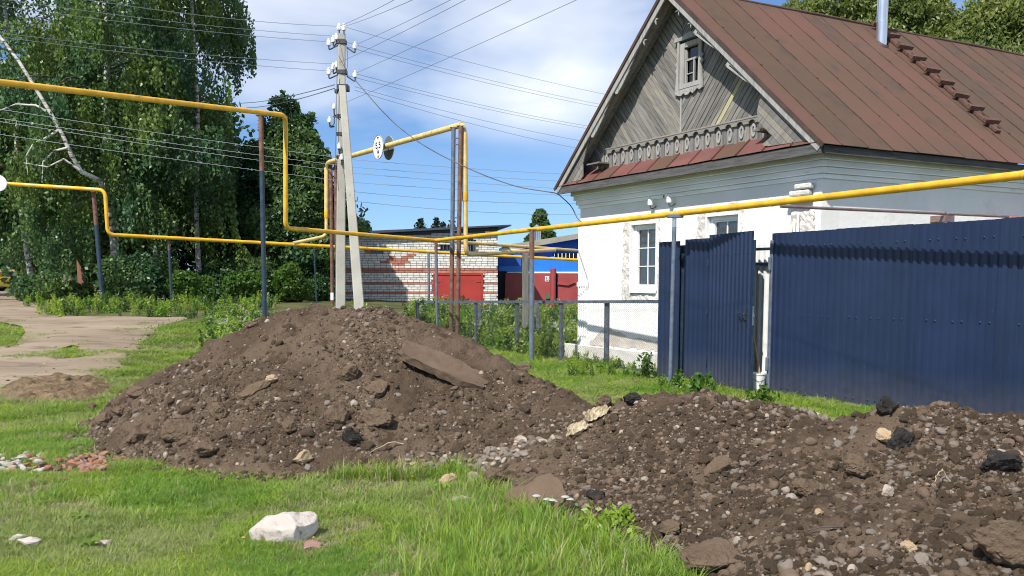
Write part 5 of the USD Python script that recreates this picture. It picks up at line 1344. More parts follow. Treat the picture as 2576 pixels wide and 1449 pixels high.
p = P(291, 770, 34.5); bx, by = p[0], p[1]
big = [P(*q) for q in ((291, 560, 34.5), (268, 492, 33.4), (250, 453, 31.6), (205, 432, 30.9), (180, 392, 30.7), (160, 345, 30.6), (128, 285, 30.5), (85, 215, 30.4), (48, 155, 30.4), (0, 92, 30.5), (-50, 30, 30.8))]
arcs = [([P(*q) for q in ((150, 325, 30.6), (120, 345, 30.4), (85, 360, 30.3), (66, 392, 30.3), (70, 440, 30.3))], np.linspace(.045, .012, 5)), ([P(*q) for q in ((168, 372, 30.6), (135, 380, 30.4), (108, 408, 30.3), (106, 460, 30.3))], np.linspace(.04, .012, 4)),
        ([P(*q) for q in ((125, 285, 30.5), (90, 265, 30.4), (40, 262, 30.4), (0, 278, 30.4))], np.linspace(.045, .015, 4)), ([P(*q) for q in ((200, 428, 30.8), (160, 400, 30.5), (120, 420, 30.3), (60, 410, 30.3))], np.linspace(.045, .012, 4))]
cutr = lambda c: ((c[:, 0] / c[:, 1] * FPX + 1288) < 600 + 62 * np.clip((meshkit.noise(np.column_stack([c[:, 2] * .55, 0 * c[:, 0], 0 * c[:, 0]]), 2) - .3) * 2, 0, 1))
birch("birch_tree", "big birch with white trunk behind the far yellow pipe", bx, by, 19.5, 1, 3.3, 3.2, 95000, .17, cut=cutr, extra_limbs=[(big, np.linspace(.085, .045, len(big)))] + arcs)
birch("birch_tree", "birch at the left edge hanging over the dirt road", *P(78, 770, 37)[:2], 18.5, 2, 3.2, 2.6, 66000, .13, lean=(-.8, 0), cut=lambda c: cutr(c) & ~((c[:, 0] / c[:, 1] * FPX + 1288 < 50) & (c[:, 2] < 2.6)))
birch("birch_tree", "birch on the right of the clump with branches against the sky", *P(505, 770, 36)[:2], 19.5, 3, 3.0, 3.0, 92000, .11, cut=cutr, lean=(.2, 0))
birch("birch_tree", "slimmer birch between the two biggest ones, set farther back", *P(400, 770, 38.5)[:2], 18.5, 4, 2.8, 4.0, 50000, .11, cut=cutr)
# dense broad-leaved tree left of the pole
p = P(760, 760, 36.5)
bushy("broadleaf_tree", "dense dark green tree just left of the concrete pole", "tree", p[0], p[1], [(0, 0, 5.2, 1.15, 1.0, 2.0), (-.1, 0, 3.4, 1.5, 1.4, 1.7), (.6, -.3, 4.4, .8, .9, 1.1), (-.8, .1, 5.0, .8, .9, 1.4), (.9, 0, 2.6, .8, .9, 1.1), (-.25, .1, 7.0, .38, .4, .95), (-1.1, 0, 2.6, 1.0, 1.0, 1.2), (.35, 0, 6.2, .4, .4, .7), (-.75, 0, 6.4, .4, .4, .8), (.95, -.2, 4.9, .35, .4, .6), (1.25, 0, 3.7, .4, .4, .6), (.3, -.6, 1.9, 1.5, .9, 1.2), (1.0, 0, 5.6, .28, .3, .55), (-.5, -.2, 7.6, .2, .2, .5)], 60000, .12, "dark_leaf", 11, trunk=(.16, 2.2), gap=.42)
p = P(700, 760, 38.5)
bushy("broadleaf_tree", "dark tree in the shade between the birches and the dense tree", "tree", p[0], p[1], [(0, 0, 5.0, 1.4, 1.4, 2.0), (-.8, 0, 3.3, 1.4, 1.2, 1.6), (.2, 0, 7.0, .8, .8, 1.3)], 22000, .11, "dark_leaf", 12, trunk=(.15, 2.0), gap=.4)
# shaded wood behind the clump
rgt = np.random.default_rng(77); C = []
for u in np.arange(-260, 860, 24):
    for k in range(5):
        c = P(u + rgt.uniform(-12, 12), 700, 43 + rgt.uniform(-2, 4)); c[2] = .6 + (rgt.uniform(3.2, 9.5) if u < 75 else rgt.uniform(.2, 9.5 if u < 600 else 4.5)); n = 360
        d = rgt.normal(size=(n, 3)) * [.55, .45, .6]; C.append(c + d)
for u in np.arange(-220, 80, 16):                            # the far end of the road is closed by trees too
    for k in range(4):
        c = P(u, 700, 80 + rgt.uniform(-3, 6)); c[2] = .9 + rgt.uniform(.2, 6.5); C.append(c + rgt.normal(size=(300, 3)) * [1.0, .8, 1.0])
solo("wood_behind", leaves(np.vstack(C), .2, rgt, .2), "dark_leaf", "shaded undergrowth and far crowns closing the view under the birches", "wood", kind="stuff")
# bushes along the far verge
BUSH = [(500, 772, 32.0, 1.0, 1.25, "bush_leaf", "bright rounded bush right of the thin dark post", 9000), (610, 775, 33.0, .9, 1.15, "bush_leaf", "leafy bush just left of the dark steel post", 7000), (735, 768, 33.5, .8, 1.35, "bush_leaf", "light green bush beside the thin rod left of the concrete pole", 7000),
        (330, 772, 32.5, 1.1, 1.9, "birch_leaf_b", "tall dark bush right of the leaning post", 9000), (190, 764, 33.0, .9, .9, "weed_green", "low bush in front of the old boards", 5000), (105, 750, 34.5, 1.2, 1.2, "birch_leaf_b", "dark bush at the roadside left of the old boards", 7000),
        (405, 776, 33.4, .8, 1.5, "birch_leaf", "bush in the shade behind the thin dark post", 6000), (670, 775, 34.5, 1.0, 1.6, "dark_leaf", "dark bush behind the dark steel post", 8000), (84, 715, 46, 1.0, 1.8, "birch_leaf_b", "bush to the right of the yellow car at the left edge", 7000), (560, 768, 35.5, 1.2, 1.7, "dark_leaf", "dark bush behind the bright rounded bush", 8000),
        (805, 762, 35.5, .7, 1.2, "dark_leaf", "dark bush right beside the rusty posts", 5000)]
for k, (u, v, Y, w, h, m, lab, n) in enumerate(BUSH):
    p = P(u, v, Y); rg_ = np.random.default_rng(200 + k)
    bl = [(rg_.uniform(-.5, .5) * w, rg_.uniform(-.3, .3), h * rg_.uniform(.35, .62), w * rg_.uniform(.5, .7), .55, h * rg_.uniform(.35, .5)) for _ in range(4)] + [(0, 0, h * .35, w * .9, .6, h * .36)]
    bushy("bush", lab, "bush", p[0], p[1], bl, n, .085, m, 210 + k, gap=.3)
# trees behind the roof
for k, (u, Y, lab, bl, n) in enumerate(((2170, 33, "light green tree rising behind the roof left of the flue", [(0, 0, 8.9, 2.2, 1.8, 2.0), (-1.9, 0, 9.9, 1.2, 1.2, 1.1), (1.9, 0, 8.8, 1.7, 1.5, 1.9), (.3, 0, 10.6, 1.6, 1.5, 1.2), (1.0, .2, 7.5, 2.2, 1.6, 1.6), (-2.6, 0, 10.6, .8, .8, .7), (-1.2, 0, 11.0, 1.1, 1.0, .9), (1.9, 0, 10.6, 1.0, 1.0, 1.0)], 60000),
                                     (2500, 31, "light green tree rising behind the roof at the right edge", [(0, 0, 8.6, 2.2, 1.8, 2.2), (-1.6, 0, 8.2, 1.5, 1.4, 1.4), (1.7, 0, 8.4, 1.7, 1.5, 2.2), (.5, 0, 10.4, 1.6, 1.4, 1.3), (-1.0, 0, 9.8, .9, .9, 1.0), (1.9, 0, 10.0, 1.0, 1.0, 1.0)], 50000))):
    p = P(u, 700, Y); bushy("willow_tree", lab, "tree", p[0], p[1], bl, int(n * 1.6), .072, "willow_leaf", 31 + k, trunk=(.2, 5.0), elong=2.4, gap=.38, down=.35)


def spruce(label, u, vtop, Y, w, seed):
    top = P(u, vtop, Y); g = float(gz(top[0], top[1])); H = top[2] - g; rg = np.random.default_rng(seed); th = Thing("spruce_tree", label, "tree", (top[0], top[1], g)); C, n = [], 0
    part(th, "trunk", MB().tube([(0, 0, -.3), (0, 0, H * .98)], [.16, .02], 6), "dark_bark")
    for z in np.arange(H * .35, H * .99, .22):
        R = w * (1 - z / H) ** .8 * rg.uniform(.75, 1.15) + .05
        for a in np.arange(0, 6.28, .7):
            a += rg.uniform(-.3, .3); t = np.linspace(.1, 1, max(3, int(R / .12)))[:, None]; C.append(np.hstack([np.cos(a) * R * t, np.sin(a) * R * t, z - .25 * R * t]) + rg.normal(size=(len(t), 3)) * .06)
    part(th, "crown", leaves(np.vstack(C), .22, rg, .4, 1.8), "spruce_needle")


spruce("leftmost of the dark spruces above the garage roof", 1058, 545, 85, 2.6, 1)
spruce("middle dark spruce above the garage roof", 1098, 548, 88, 2.2, 2)
spruce("small spruce just right of the middle one above the garage", 1113, 556, 90, 1.6, 3)
spruce("dark spruce behind the pair of posts above the garage roof", 1137, 550, 86, 2.2, 4)
p = P(1360, 640, 70); bushy("broadleaf_tree", "small leafy tree above the grey roof of the blue house", "tree", p[0], p[1], [(0, 0, 4.6, 1.15, 1.0, 1.5), (0, 0, 6.0, .6, .6, .9), (-.5, 0, 3.8, .9, .8, .9), (.6, 0, 4.2, .8, .8, 1.0)], 9000, .2, "dark_leaf", 51, trunk=(.12, 3))
p = P(905, 640, 80); bushy("broadleaf_tree", "tiny far tree behind the left end of the garage roof", "tree", p[0], p[1], [(0, 0, 4.4, 1.2, 1.0, 1.5)], 4000, .25, "dark_leaf", 52, trunk=(.12, 3))
# ------------------------------------------------------------------ clods, slabs and stones on the heap
def set_rock(name, label, cat, u, v, w, h, d, m, seed, tilt=(0, 0, 0), sink=.25, sub=3, rough=.3, cuts=8, on=None, mesh=None, group=None):
    """a rock w wide, h tall, d deep (metres), turned by tilt (degrees), bedded into the surface seen at (u, v)"""
    p = on_heap(u, v) if on is None else on
    if mesh is not None: vv, f = mesh
    else:
        vv, f = rock(seed, 4, 1, 1, 1, rough, cuts); q_ = vv * np.array([w, d, h]) / max(w, d, h)
        vv = vv * (1 + .34 * (meshkit.fbm(q_ * 3.2 + seed, 4, seed)[:, None] - .5) + .16 * (np.abs(meshkit.fbm(q_ * 8 + seed, 3, seed + 5)[:, None] - .5) * 2 - .3)) * [w / 2, d / 2, h / 2]
    R = trimesh.transformations.euler_matrix(*[math.radians(t) for t in tilt])[:3, :3]; vv = vv @ R.T
    vv = vv + p + [0, 0, 0] + np.array([0, -.0, 1]) * (h / 2 * (1 - 2 * sink))
    return solo(name, (vv, f), m, label, cat, group=group, smooth=35)


S9 = 9.0 / FPX
def slabmesh(w, d, t, seed, corner=.05):
    rg = np.random.default_rng(seed); n = 22; a = np.linspace(0, 2 * np.pi, n, endpoint=False); ex = 5
    r = 1 / (np.abs(np.cos(a)) ** ex + np.abs(np.sin(a)) ** ex) ** (1 / ex); pts = np.column_stack([np.cos(a) * r * w / 2, np.sin(a) * r * d / 2]) * (1 + rg.uniform(-.06, .06, n))[:, None]
    m = trimesh.creation.extrude_polygon(Polygon(pts).buffer(0), t, engine="earcut"); m = m.subdivide_to_size(.028); v = m.vertices.copy(); v[:, 2] -= t / 2
    v += (meshkit.fbm(v * 9 + seed, 4, seed)[:, None] - .5) * .07 * np.array([1, 1, .55]); v[:, 2] += .05 * (meshkit.fbm(v * [3, 3, 0] + seed, 3, seed + 2) - .5); return v, m.faces


C_LIST = [
    ("dirt_clod", "broad dark clod low on the left flank of the heap", "clod", 450, 1100, .40, .20, .30, "clod", 1, (25, 10, -10)),
    ("dirt_clod", "rounded clod above the broad dark clod on the left flank", "clod", 552, 1050, .20, .19, .20, "clod", 2, (0, 0, 0)),
    ("dirt_clod", "long low clod with a pale stone at its upper end", "clod", 640, 988, .34, .11, .16, "clod", 3, (20, -25, 25)),
    ("stone", "pale cracked stone at the upper end of the long low clod", "stone", 684, 962, .13, .10, .12, "pebble_tan", 4, (0, 0, 0)),
    ("dirt_clod", "upright egg-shaped clod in the middle of the big heap", "clod", 880, 950, .16, .21, .15, "clod", 5, (0, 15, 0)),
    ("dirt_clod", "clod overhanging a dark hollow in the middle of the big heap", "clod", 948, 990, .25, .16, .22, "clod", 6, (25, 0, 0)),
    ("dirt_clod", "wide clod over a dark cavity below the middle of the big heap", "clod", 952, 1062, .30, .17, .24, "clod", 7, (15, 5, 0)),
    ("dirt_clod", "wedge-shaped brown clod beside the black asphalt lump", "clod", 850, 1068, .24, .26, .2, "clod", 8, (10, -30, 0)),
    ("asphalt_lump", "black broken asphalt lump low in the middle of the heap", "asphalt", 885, 1108, .20, .15, .16, "asphalt_chunk", 9, (0, 20, 0)),
    ("dirt_clod", "blocky clod at the bottom of the left flank", "clod", 522, 1142, .22, .15, .2, "clod", 10, (0, 10, 20)),
    ("dirt_clod", "dark clod left of the wedge-shaped clod", "clod", 725, 1085, .16, .14, .15, "clod", 11, (0, 30, 0)),
    ("dirt_clod", "squarish brown clod low between the two heaps", "clod", 1240, 1228, .22, .20, .18, "clod", 12, (10, 10, 0)),
    ("stone", "pale crumbling stone left of the squarish brown clod", "stone", 1192, 1222, .14, .16, .14, "pebble_pale", 13, (0, 20, 0)),
    ("stone", "tan rough stone at the grass edge left of the pale crumbling stone", "stone", 1130, 1225, .15, .14, .14, "pebble_tan", 14, (0, 0, 20)),
    ("stone", "flat greyish stone under the pale crumbling stone", "stone", 1160, 1270, .20, .08, .14, "pebble_pale", 15, (10, 0, 0)),
    ("stone", "rusty orange stone right of the leaning earth slab", "stone", 1406, 1252, .12, .11, .11, "rust_rock", 16, (0, 10, 0)),
    ("dirt_clod", "sharp-edged clod with a deep shadow on the right heap", "clod", 1808, 1195, .22, .15, .2, "clod", 17, (15, -25, 15)),
    ("asphalt_lump", "charred black lump on the crest of the right heap", "asphalt", 2232, 1036, .17, .14, .14, "asphalt_chunk", 18, (0, 30, 0)),
    ("stone", "tan stone beside the black-sided rock on the right heap", "stone", 2220, 1108, .14, .11, .12, "pebble_tan", 19, (0, 10, 0)),
    ("asphalt_lump", "black-sided rock with dark hollow beneath on the right heap", "asphalt", 2268, 1125, .22, .16, .18, "asphalt_chunk", 20, (10, -25, 0)),
    ("asphalt_lump", "biggest black asphalt rock near the right edge", "asphalt", 2512, 1178, .26, .16, .2, "asphalt_chunk", 21, (10, 0, 0)),
    ("dirt_clod", "angular clod below the black-sided rock", "clod", 2152, 1188, .22, .15, .2, "clod", 22, (15, 15, 0)),
    ("dirt_clod", "reddish clod low in the middle of the right heap", "clod", 2028, 1245, .18, .13, .16, "clod", 23, (20, 0, 10)),
    ("stone", "smooth upright grey stone in the middle of the right heap", "stone", 2232, 1245, .075, .095, .07, "pebble_pale", 24, (0, 10, 0)),
    ("dirt_clod", "dark clod at the foot of the third heap by the grass", "clod", 1520, 1022, .16, .14, .15, "clod", 25, (0, 35, 0)),
    ("asphalt_lump", "grey-black lump at the saddle between the heaps", "asphalt", 1590, 1012, .17, .11, .14, "asphalt_chunk", 26, (0, 0, 10)),
    ("dirt_clod", "dark clod on the right slope of the big heap against the grass", "clod", 1318, 932, .17, .11, .14, "clod", 27, (0, 0, 0)),
    ("dirt_clod", "dark clod at the very left foot of the heap", "clod", 232, 1034, .15, .13, .14, "clod", 28, (0, 10, 0)),
    ("dirt_clod", "second clod from the left foot of the heap", "clod", 262, 1066, .20, .15, .18, "clod", 29, (0, -10, 0)),
    ("dirt_clod", "flat dark clod on the left rim of the heap", "clod", 300, 1040, .22, .10, .16, "clod", 30, (0, 0, 0)),
    ("dirt_clod", "boulder-like clod on the left rim halfway up the heap", "clod", 346, 995, .24, .17, .2, "clod", 31, (0, 15, 0)),
    ("dirt_clod", "clod at the lower left corner of the heap by the brick rubble", "clod", 345, 1110, .22, .15, .2, "clod", 32, (0, 0, 30)),
    ("dirt_clod", "clod on the left rim near the top of the heap", "clod", 632, 822, .19, .075, .13, "clod", 33, (0, 0, 0)),
    ("stone", "pale rounded stone at the bottom edge of the heap by the grass", "stone", 762, 1165, .17, .15, .15, "pebble_tan", 34, (0, 10, 0)),
    ("dirt_clod", "large clod at the bottom right corner of the picture", "clod", 2560, 1400, .42, .24, .3, "clod", 35, (0, 10, 0)),
    ("dirt_clod", "big low clod at the bottom edge right of the grass", "clod", 1800, 1425, .36, .17, .26, "clod", 36, (15, 0, 10)),
    ("dirt_clod", "rounded clod right of the bottom grass tuft", "clod", 1690, 1338, .15, .10, .13, "clod", 37, (0, 0, 0)),
    ("stone", "small flat stone right of the rusty orange stone", "stone", 1500, 1250, .15, .07, .12, "asphalt_chunk", 38, (0, 0, 0)),
    ("stone", "bright yellowish pebble low on the right heap", "stone", 2060, 1296, .05, .05, .045, "pebble_tan", 39, (0, 0, 0)),
    ("stone", "pale blocky stone near the bottom of the right heap", "stone", 2288, 1386, .085, .07, .08, "pebble_tan", 40, (0, 0, 0)),
    ("stone", "round grey stone under the pale blocky stone", "stone", 2318, 1422, .085, .075, .08, "pebble_grey", 41, (0, 0, 0)),
]
hollow = []
for nm, lab, cat, u, v, w, h, d, m, sd, tl in C_LIST: set_rock(nm, lab, cat, u, v, w, h, d, m, 500 + sd, tl, sink=.22)
p = on_heap(1120, 940)
set_rock("earth_slab", "long flat slab of caked earth lying across the big heap", "earth slab", 1120, 940, 0, 0, 0, "slab_soil", 1, (22, 24, -2), on=p + [0, -.06, .075], mesh=slabmesh(.88, .34, .075, 5))
p = on_heap(1345, 1262)
set_rock("earth_slab", "leaning slab of earth with a tan upper edge at the grass line", "earth slab", 1345, 1262, 0, 0, 0, "slab_soil", 2, (48, -22, 8), on=p + [0, -.04, .02], mesh=slabmesh(.42, .25, .07, 6))


def rag_mesh(w, d, seed):
    n = 22; x, y = np.meshgrid(np.linspace(-.5, .5, n), np.linspace(-.5, .5, n), indexing="ij"); q = np.stack([x * 3, y * 3, 0 * x + seed], -1)
    z = .09 * np.abs(meshkit.fbm(q * 1.6, 3, seed) - .5) * 2 + .02; sh = 1 - .45 * meshkit.noise(np.stack([y * 3, 0 * y, 0 * y + seed], -1), seed)
    v = np.stack([x * w * sh, y * d * (1 - .4 * np.abs(x)), z], -1).reshape(-1, 3); i = np.arange(n * n).reshape(n, n); f = np.stack([i[:-1, :-1], i[1:, :-1], i[1:, 1:], i[:-1, 1:]], -1).reshape(-1, 4)
    return np.vstack([v, v - [0, 0, .006]]), np.vstack([f[:, [0, 1, 2]], f[:, [0, 2, 3]], f[:, [0, 2, 1]] + n * n, f[:, [0, 3, 2]] + n * n])


for lab, u, v, w, d, tl, sd in (("pale tan crumpled rag on the saddle between the heaps", 1452, 1086, .27, .12, (25, -18, 20), 1), ("brown-stained upper rag just above the pale one", 1500, 1048, .28, .13, (25, -22, 25), 2)):
    set_rock("cloth_rag", lab, "rag", u, v, 0, 0, 0, "rag", sd, tl, on=on_heap(u, v) + [0, -.02, .015], mesh=rag_mesh(w, d, sd))
# loose stones: 300 of the largest one by one, the rest of the gravel as stuff
rgs = np.random.default_rng(42); SX, SY = [], []
while len(SX) < 64000:
    x, y = rgs.uniform(-5.2, 5.2, 40000), rgs.uniform(3.0, 11.2, 40000); h = hz(x, y); ok = (h > gz(x, y) + .015) & (np.abs(x) < y * .62 + .3)
    n = hn(x[ok], y[ok]); x, y, h = x[ok], y[ok], h[ok]; vd = np.stack([-x, -y, EYE - h], -1); vd /= np.linalg.norm(vd, axis=1, keepdims=True)
    face = (n * vd).sum(1) > -.05; dens = np.clip(6.0 / y, .3, 1.4) ** 1.3 / 1.6; k = face & (rgs.random(len(x)) < dens); SX += list(x[k]); SY += list(y[k])
SX, SY = np.array(SX[:64000]), np.array(SY[:64000]); NN = hn(SX, SY); SZ = hz(SX, SY)
stony = meshkit.fbm(np.column_stack([SX * .8, SY * .8, 0 * SX]), 3, 9)
pick = np.argsort(-(stony + rgs.random(len(SX)) * .5))[:300]
PM = ["pebble_grey", "pebble_grey", "pebble_pale", "pebble_brown", "pebble_brown", "pebble_tan"]
for k in pick:
    r = rgs.uniform(.020, .042) * (1 if rgs.random() > .12 else 1.5); s = rgs.uniform(.7, 1.2, 3) * r * [1.15, .95, .65]
    v, f = rock(int(3000 + k), 1, s[0], s[1], s[2], .25, 6); R = trimesh.transformations.random_rotation_matrix(rgs.random(3))[:3, :3] if rgs.random() < .3 else trimesh.transformations.rotation_matrix(rgs.uniform(0, 6.28), [0, 0, 1])[:3, :3]
    pm = PM[rgs.choice(6, p=(.25, .15, .14, .25, .17, .04))]; tone = {"pebble_grey": "greyish", "pebble_pale": "pale", "pebble_brown": "brown", "pebble_tan": "tan"}[pm]; where = "big heap on the left" if SX[k] < .35 else "lower heaps on the right"
    LAB = (f"small {tone} stone bedded in the earth of the {where}", f"small {tone} stones bedded in the {where}")
    solo("loose_stone", (v @ R.T + [SX[k], SY[k], SZ[k] + s[2] * .25], f), pm, LAB[0], "stone", group=LAB[1], smooth=50)
rest_ = np.setdiff1d(np.arange(len(SX)), pick); st2 = meshkit.fbm(np.column_stack([SX * 1.4, SY * 1.4, 0 * SX]) + 5, 3, 19)
rest_ = rest_[rgs.random(len(rest_)) < np.clip((st2[rest_] - .36) * 4.5, .16, 1)]
protos = []
for k in range(12):
    v, f = rock(900 + k, 2 if k in (2, 4, 6, 8, 10) else 1, 1.2, .95, .72, .45, 9); v = v * (1 + .3 * (meshkit.fbm(v * 4 + k, 3, k)[:, None] - .5)); protos.append(((v, f), ["pebble_grey", "pebble_brown", "clod", "pebble_pale", "clod", "pebble_brown", "clod", "pebble_grey", "clod", "pebble_brown", "clod", "pebble_tan"][k], 50))
q = rgs.random(len(rest_)); rad = .0050 * (1 - q * .985) ** (-.47) * (.75 + .75 * stony[rest_]); rad = np.clip(rad * (1 + .35 * sstep(SX[rest_], .5, 2.5)), .005, .04)
wgt = np.array([.09, .14, .13, .030, .12, .10, .13, .07, .10, .06, .07, .006]); idx = rgs.choice(12, len(rest_), p=wgt / wgt.sum())
big_ = rgs.random(len(rest_)) < .014 * (.4 + 1.2 * (meshkit.noise(np.column_stack([SX[rest_], SY[rest_], 0 * rest_]) * 1.3, 4) > .5)); rad[big_] = .022 * (1 - rgs.random(big_.sum()) * .93) ** -.4; idx[big_] = rgs.choice([2, 4, 6, 8, 10], big_.sum())
scatter("/World/heap_gravel", protos, np.column_stack([SX[rest_], SY[rest_], SZ[rest_]]) + NN[rest_] * (rad * .05)[:, None], quat_z_to(NN[rest_] + rgs.normal(size=(len(rest_), 3)) * .35, rgs.uniform(0, 6.28, len(rest_))), rad, idx, "gravel and crumbs of earth mixed through the dirt heap", "gravel")

for k, (u, v, L, lab) in enumerate(((700, 1075, .42, "thin dry root sticking out of the left part of the heap"), (1015, 1120, .35, "pale root strand low in the middle of the heap"), (1640, 1145, .40, "thin root lying on the right heap below the rags"), (1945, 1150, .32, "short root strand on the right heap under the gate"), (2390, 1215, .35, "pale root strand between the black lumps at the right"), (2120, 1330, .28, "dark twig near the bottom of the right heap"))):
    p = on_heap(u, v); rg_ = np.random.default_rng(600 + k); q_ = limb(p + [0, 0, .01], (rg_.choice([-1, 1]) * .9, -.25, .18), L, rg_, droop=.5, n=10, wig=.28); q_[:, 2] = np.maximum(q_[:, 2], hz(q_[:, 0], q_[:, 1]) + .006)
    solo("root", MB().tube(q_, np.linspace(.006, .002, 10), 5), "rag" if k in (1, 4) else "twig_bark", lab, "root", smooth=True)

# ------------------------------------------------------------------ things lying in the grass
def on_ground(u, v): return ground_at(u, v)


p = on_ground(702, 1372); ic = trimesh.creation.icosphere(4); vv, f = ic.vertices.copy(), ic.faces.copy()
vv = np.sign(vv) * np.abs(vv) ** .62; vv /= np.abs(vv).max(0)
for d_, h_ in (((.75, -.1, .65), .86), ((-.8, 0, .55), .95), ((.2, -.6, .78), .93), ((.9, -.35, -.1), .88), ((-.1, .5, .86), .9)):
    d_ = np.array(d_) / np.linalg.norm(d_); t_ = vv @ d_; vv = vv - np.maximum(t_ - h_, 0)[:, None] * d_
vv = vv * [.205, .14, .092]
vv = vv + (meshkit.fbm(vv * 11, 4, 3)[:, None] - .5) * .035
R = trimesh.transformations.euler_matrix(.06, -.12, -.12)[:3, :3]
solo("limestone_block", (vv @ R.T + p + [0, .12, .075], f), "limestone", "large whitish limestone block lying in the grass", "stone", smooth=50)
p = on_ground(785, 1384); solo("tile_piece", (lambda m: (m[0] @ trimesh.transformations.euler_matrix(.25, .05, .2)[:3, :3].T + p + [0, .02, .02], m[1]))(slabmesh(.10, .09, .022, 8)), "tile_brown", "small brown tile fragment beside the limestone block", "tile", smooth=35)
for lab, u, v, w, d, t, a, sd in (("larger flat pale stone in the grass at the left edge", 74, 1376, .135, .095, .05, .5, 1), ("pale stone flake above the larger flat one at the left", 47, 1360, .12, .04, .03, .1, 2), ("small pale stone flake at the far left of the grass", 30, 1366, .06, .03, .02, .3, 3), ("white flat stone in the grass at the bottom centre", 1345, 1412, .15, .07, .05, -.5, 4), ("greenish grey stone under the heap edge at the bottom", 1552, 1395, .16, .10, .05, .1, 5), ("half buried grey stone in the lower left grass", 262, 1375, .10, .07, .03, .1, 6)):
    p = on_ground(u, v); vv, f = rock(800 + sd, 3, w / 2, d / 2, t / 2, .35, 9); R = trimesh.transformations.euler_matrix(.35, 0, a)[:3, :3]
    solo("pale_stone", (vv @ R.T + p + [0, 0, t * .5 + .012], f), "limestone" if sd in (1, 2, 3, 4) else "pebble_pale", lab, "stone", smooth=50)
rgb2 = np.random.default_rng(5); kk = 0
for (u0, u1, v0, v1, n, ms) in ((-20, 110, 1150, 1192, 46, ["white_rubble", "brick_rubble", "white_rubble", "pebble_pale", "pebble_grey"]), (110, 200, 1158, 1192, 26, ["brick_rubble", "pebble_brown", "pebble_grey", "clod"]), (195, 262, 1152, 1192, 52, ["brick_rubble", "brick_rubble", "tile_brown"]), (280, 320, 1158, 1170, 6, ["brick_rubble"])):
    for _ in range(n):
        u, v = rgb2.uniform(u0, u1), rgb2.uniform(v0, v1); p = on_ground(u, v); s = rgb2.uniform(.02, .056, 3) * [1.2, 1, .55]; vv, f = rock(int(rgb2.integers(1e6)), 1, *s, .25, 8); R = trimesh.transformations.euler_matrix(rgb2.uniform(-.5, .5), rgb2.uniform(-.5, .5), rgb2.uniform(0, 6))[:3, :3]
        m = ms[rgb2.integers(len(ms))]; red = m in ("brick_rubble", "tile_brown")
        solo("brick_fragment" if red else "rubble_piece", (vv @ R.T + p + [0, 0, s[2] * .75 + .012], f), m, "broken red brick fragment in the rubble strip at the left" if red else "pale rubble piece in the rubble strip at the left", "brick" if red else "rubble", group="broken brick in the rubble strip" if red else "pale rubble in the rubble strip")
# crumbs that rolled off the heap into the grass
cx, cy = rgb2.uniform(-5, 1.2, 14000), rgb2.uniform(4.4, 10.2, 14000); free = hz(cx, cy) < gz(cx, cy) + .01; nearh = np.zeros(len(cx), bool)
for a_ in np.arange(0, 6.28, .6):
    rr_ = rgb2.uniform(.05, .34, len(cx)); qx, qy = cx + rr_ * math.cos(a_), cy + rr_ * math.sin(a_); nearh |= (hz(qx, qy) > gz(qx, qy) + .05)
cx, cy = cx[free & nearh], cy[free & nearh]; cx, cy = cx[:1500], cy[:1500]
scatter("/World/spilled_crumbs", protos, np.column_stack([cx, cy, gz(cx, cy) + .022]), quat_z_to(np.tile([0, 0, 1.0], (len(cx), 1)), rgb2.uniform(0, 6.28, len(cx))), .012 * (1 - rgb2.random(len(cx)) * .96) ** -.4, rgb2.choice(12, len(cx), p=wgt / wgt.sum()), "crumbs and pebbles rolled from the heap into the grass", "gravel")
# gravel on the road
ru, rw = rgb2.uniform(-60, 480, 5000), rgb2.uniform(742, 1010, 5000); rp_ = np.array([PZ(a, b, .35)[:2] for a, b in zip(ru, rw)]); rp_ = rp_[contains_xy(road_poly.buffer(-.05), rp_[:, 0], rp_[:, 1])]
scatter("/World/road_gravel", protos, np.column_stack([rp_, gz(rp_[:, 0], rp_[:, 1]) + .018]), quat_z_to(np.tile([0, 0, 1.0], (len(rp_), 1)), rgb2.uniform(0, 6.28, len(rp_))), .010 * (1 - rgb2.random(len(rp_)) * .97) ** -.45, rgb2.integers(0, 12, len(rp_)), "small loose stones strewn on the dirt road", "gravel")
# scraped earth at the road edge
EP = Polygon([ground_at(u, v)[:2] for u, v in ((20, 985), (60, 962), (150, 952), (250, 962), (262, 985), (230, 1008), (120, 1015), (40, 1008))]).buffer(.15)
v, f = drape(EP, .02, .04); d_ = np.array([EP.exterior.distance(Point(*q[:2])) for q in v]); v[:, 2] += np.clip(d_ / .25, 0, 1) * (-.01 + .14 * np.abs(meshkit.fbm(v * [4.5, 6.5, 0], 4, 8) - .5) + .10 * meshkit.fbm(v * [13, 17, 0], 3, 9))
solo("scraped_earth", (v, f), "dug_soil", "low rough patch of scraped-up tan earth at the road edge", "earth", kind="stuff", smooth=True)
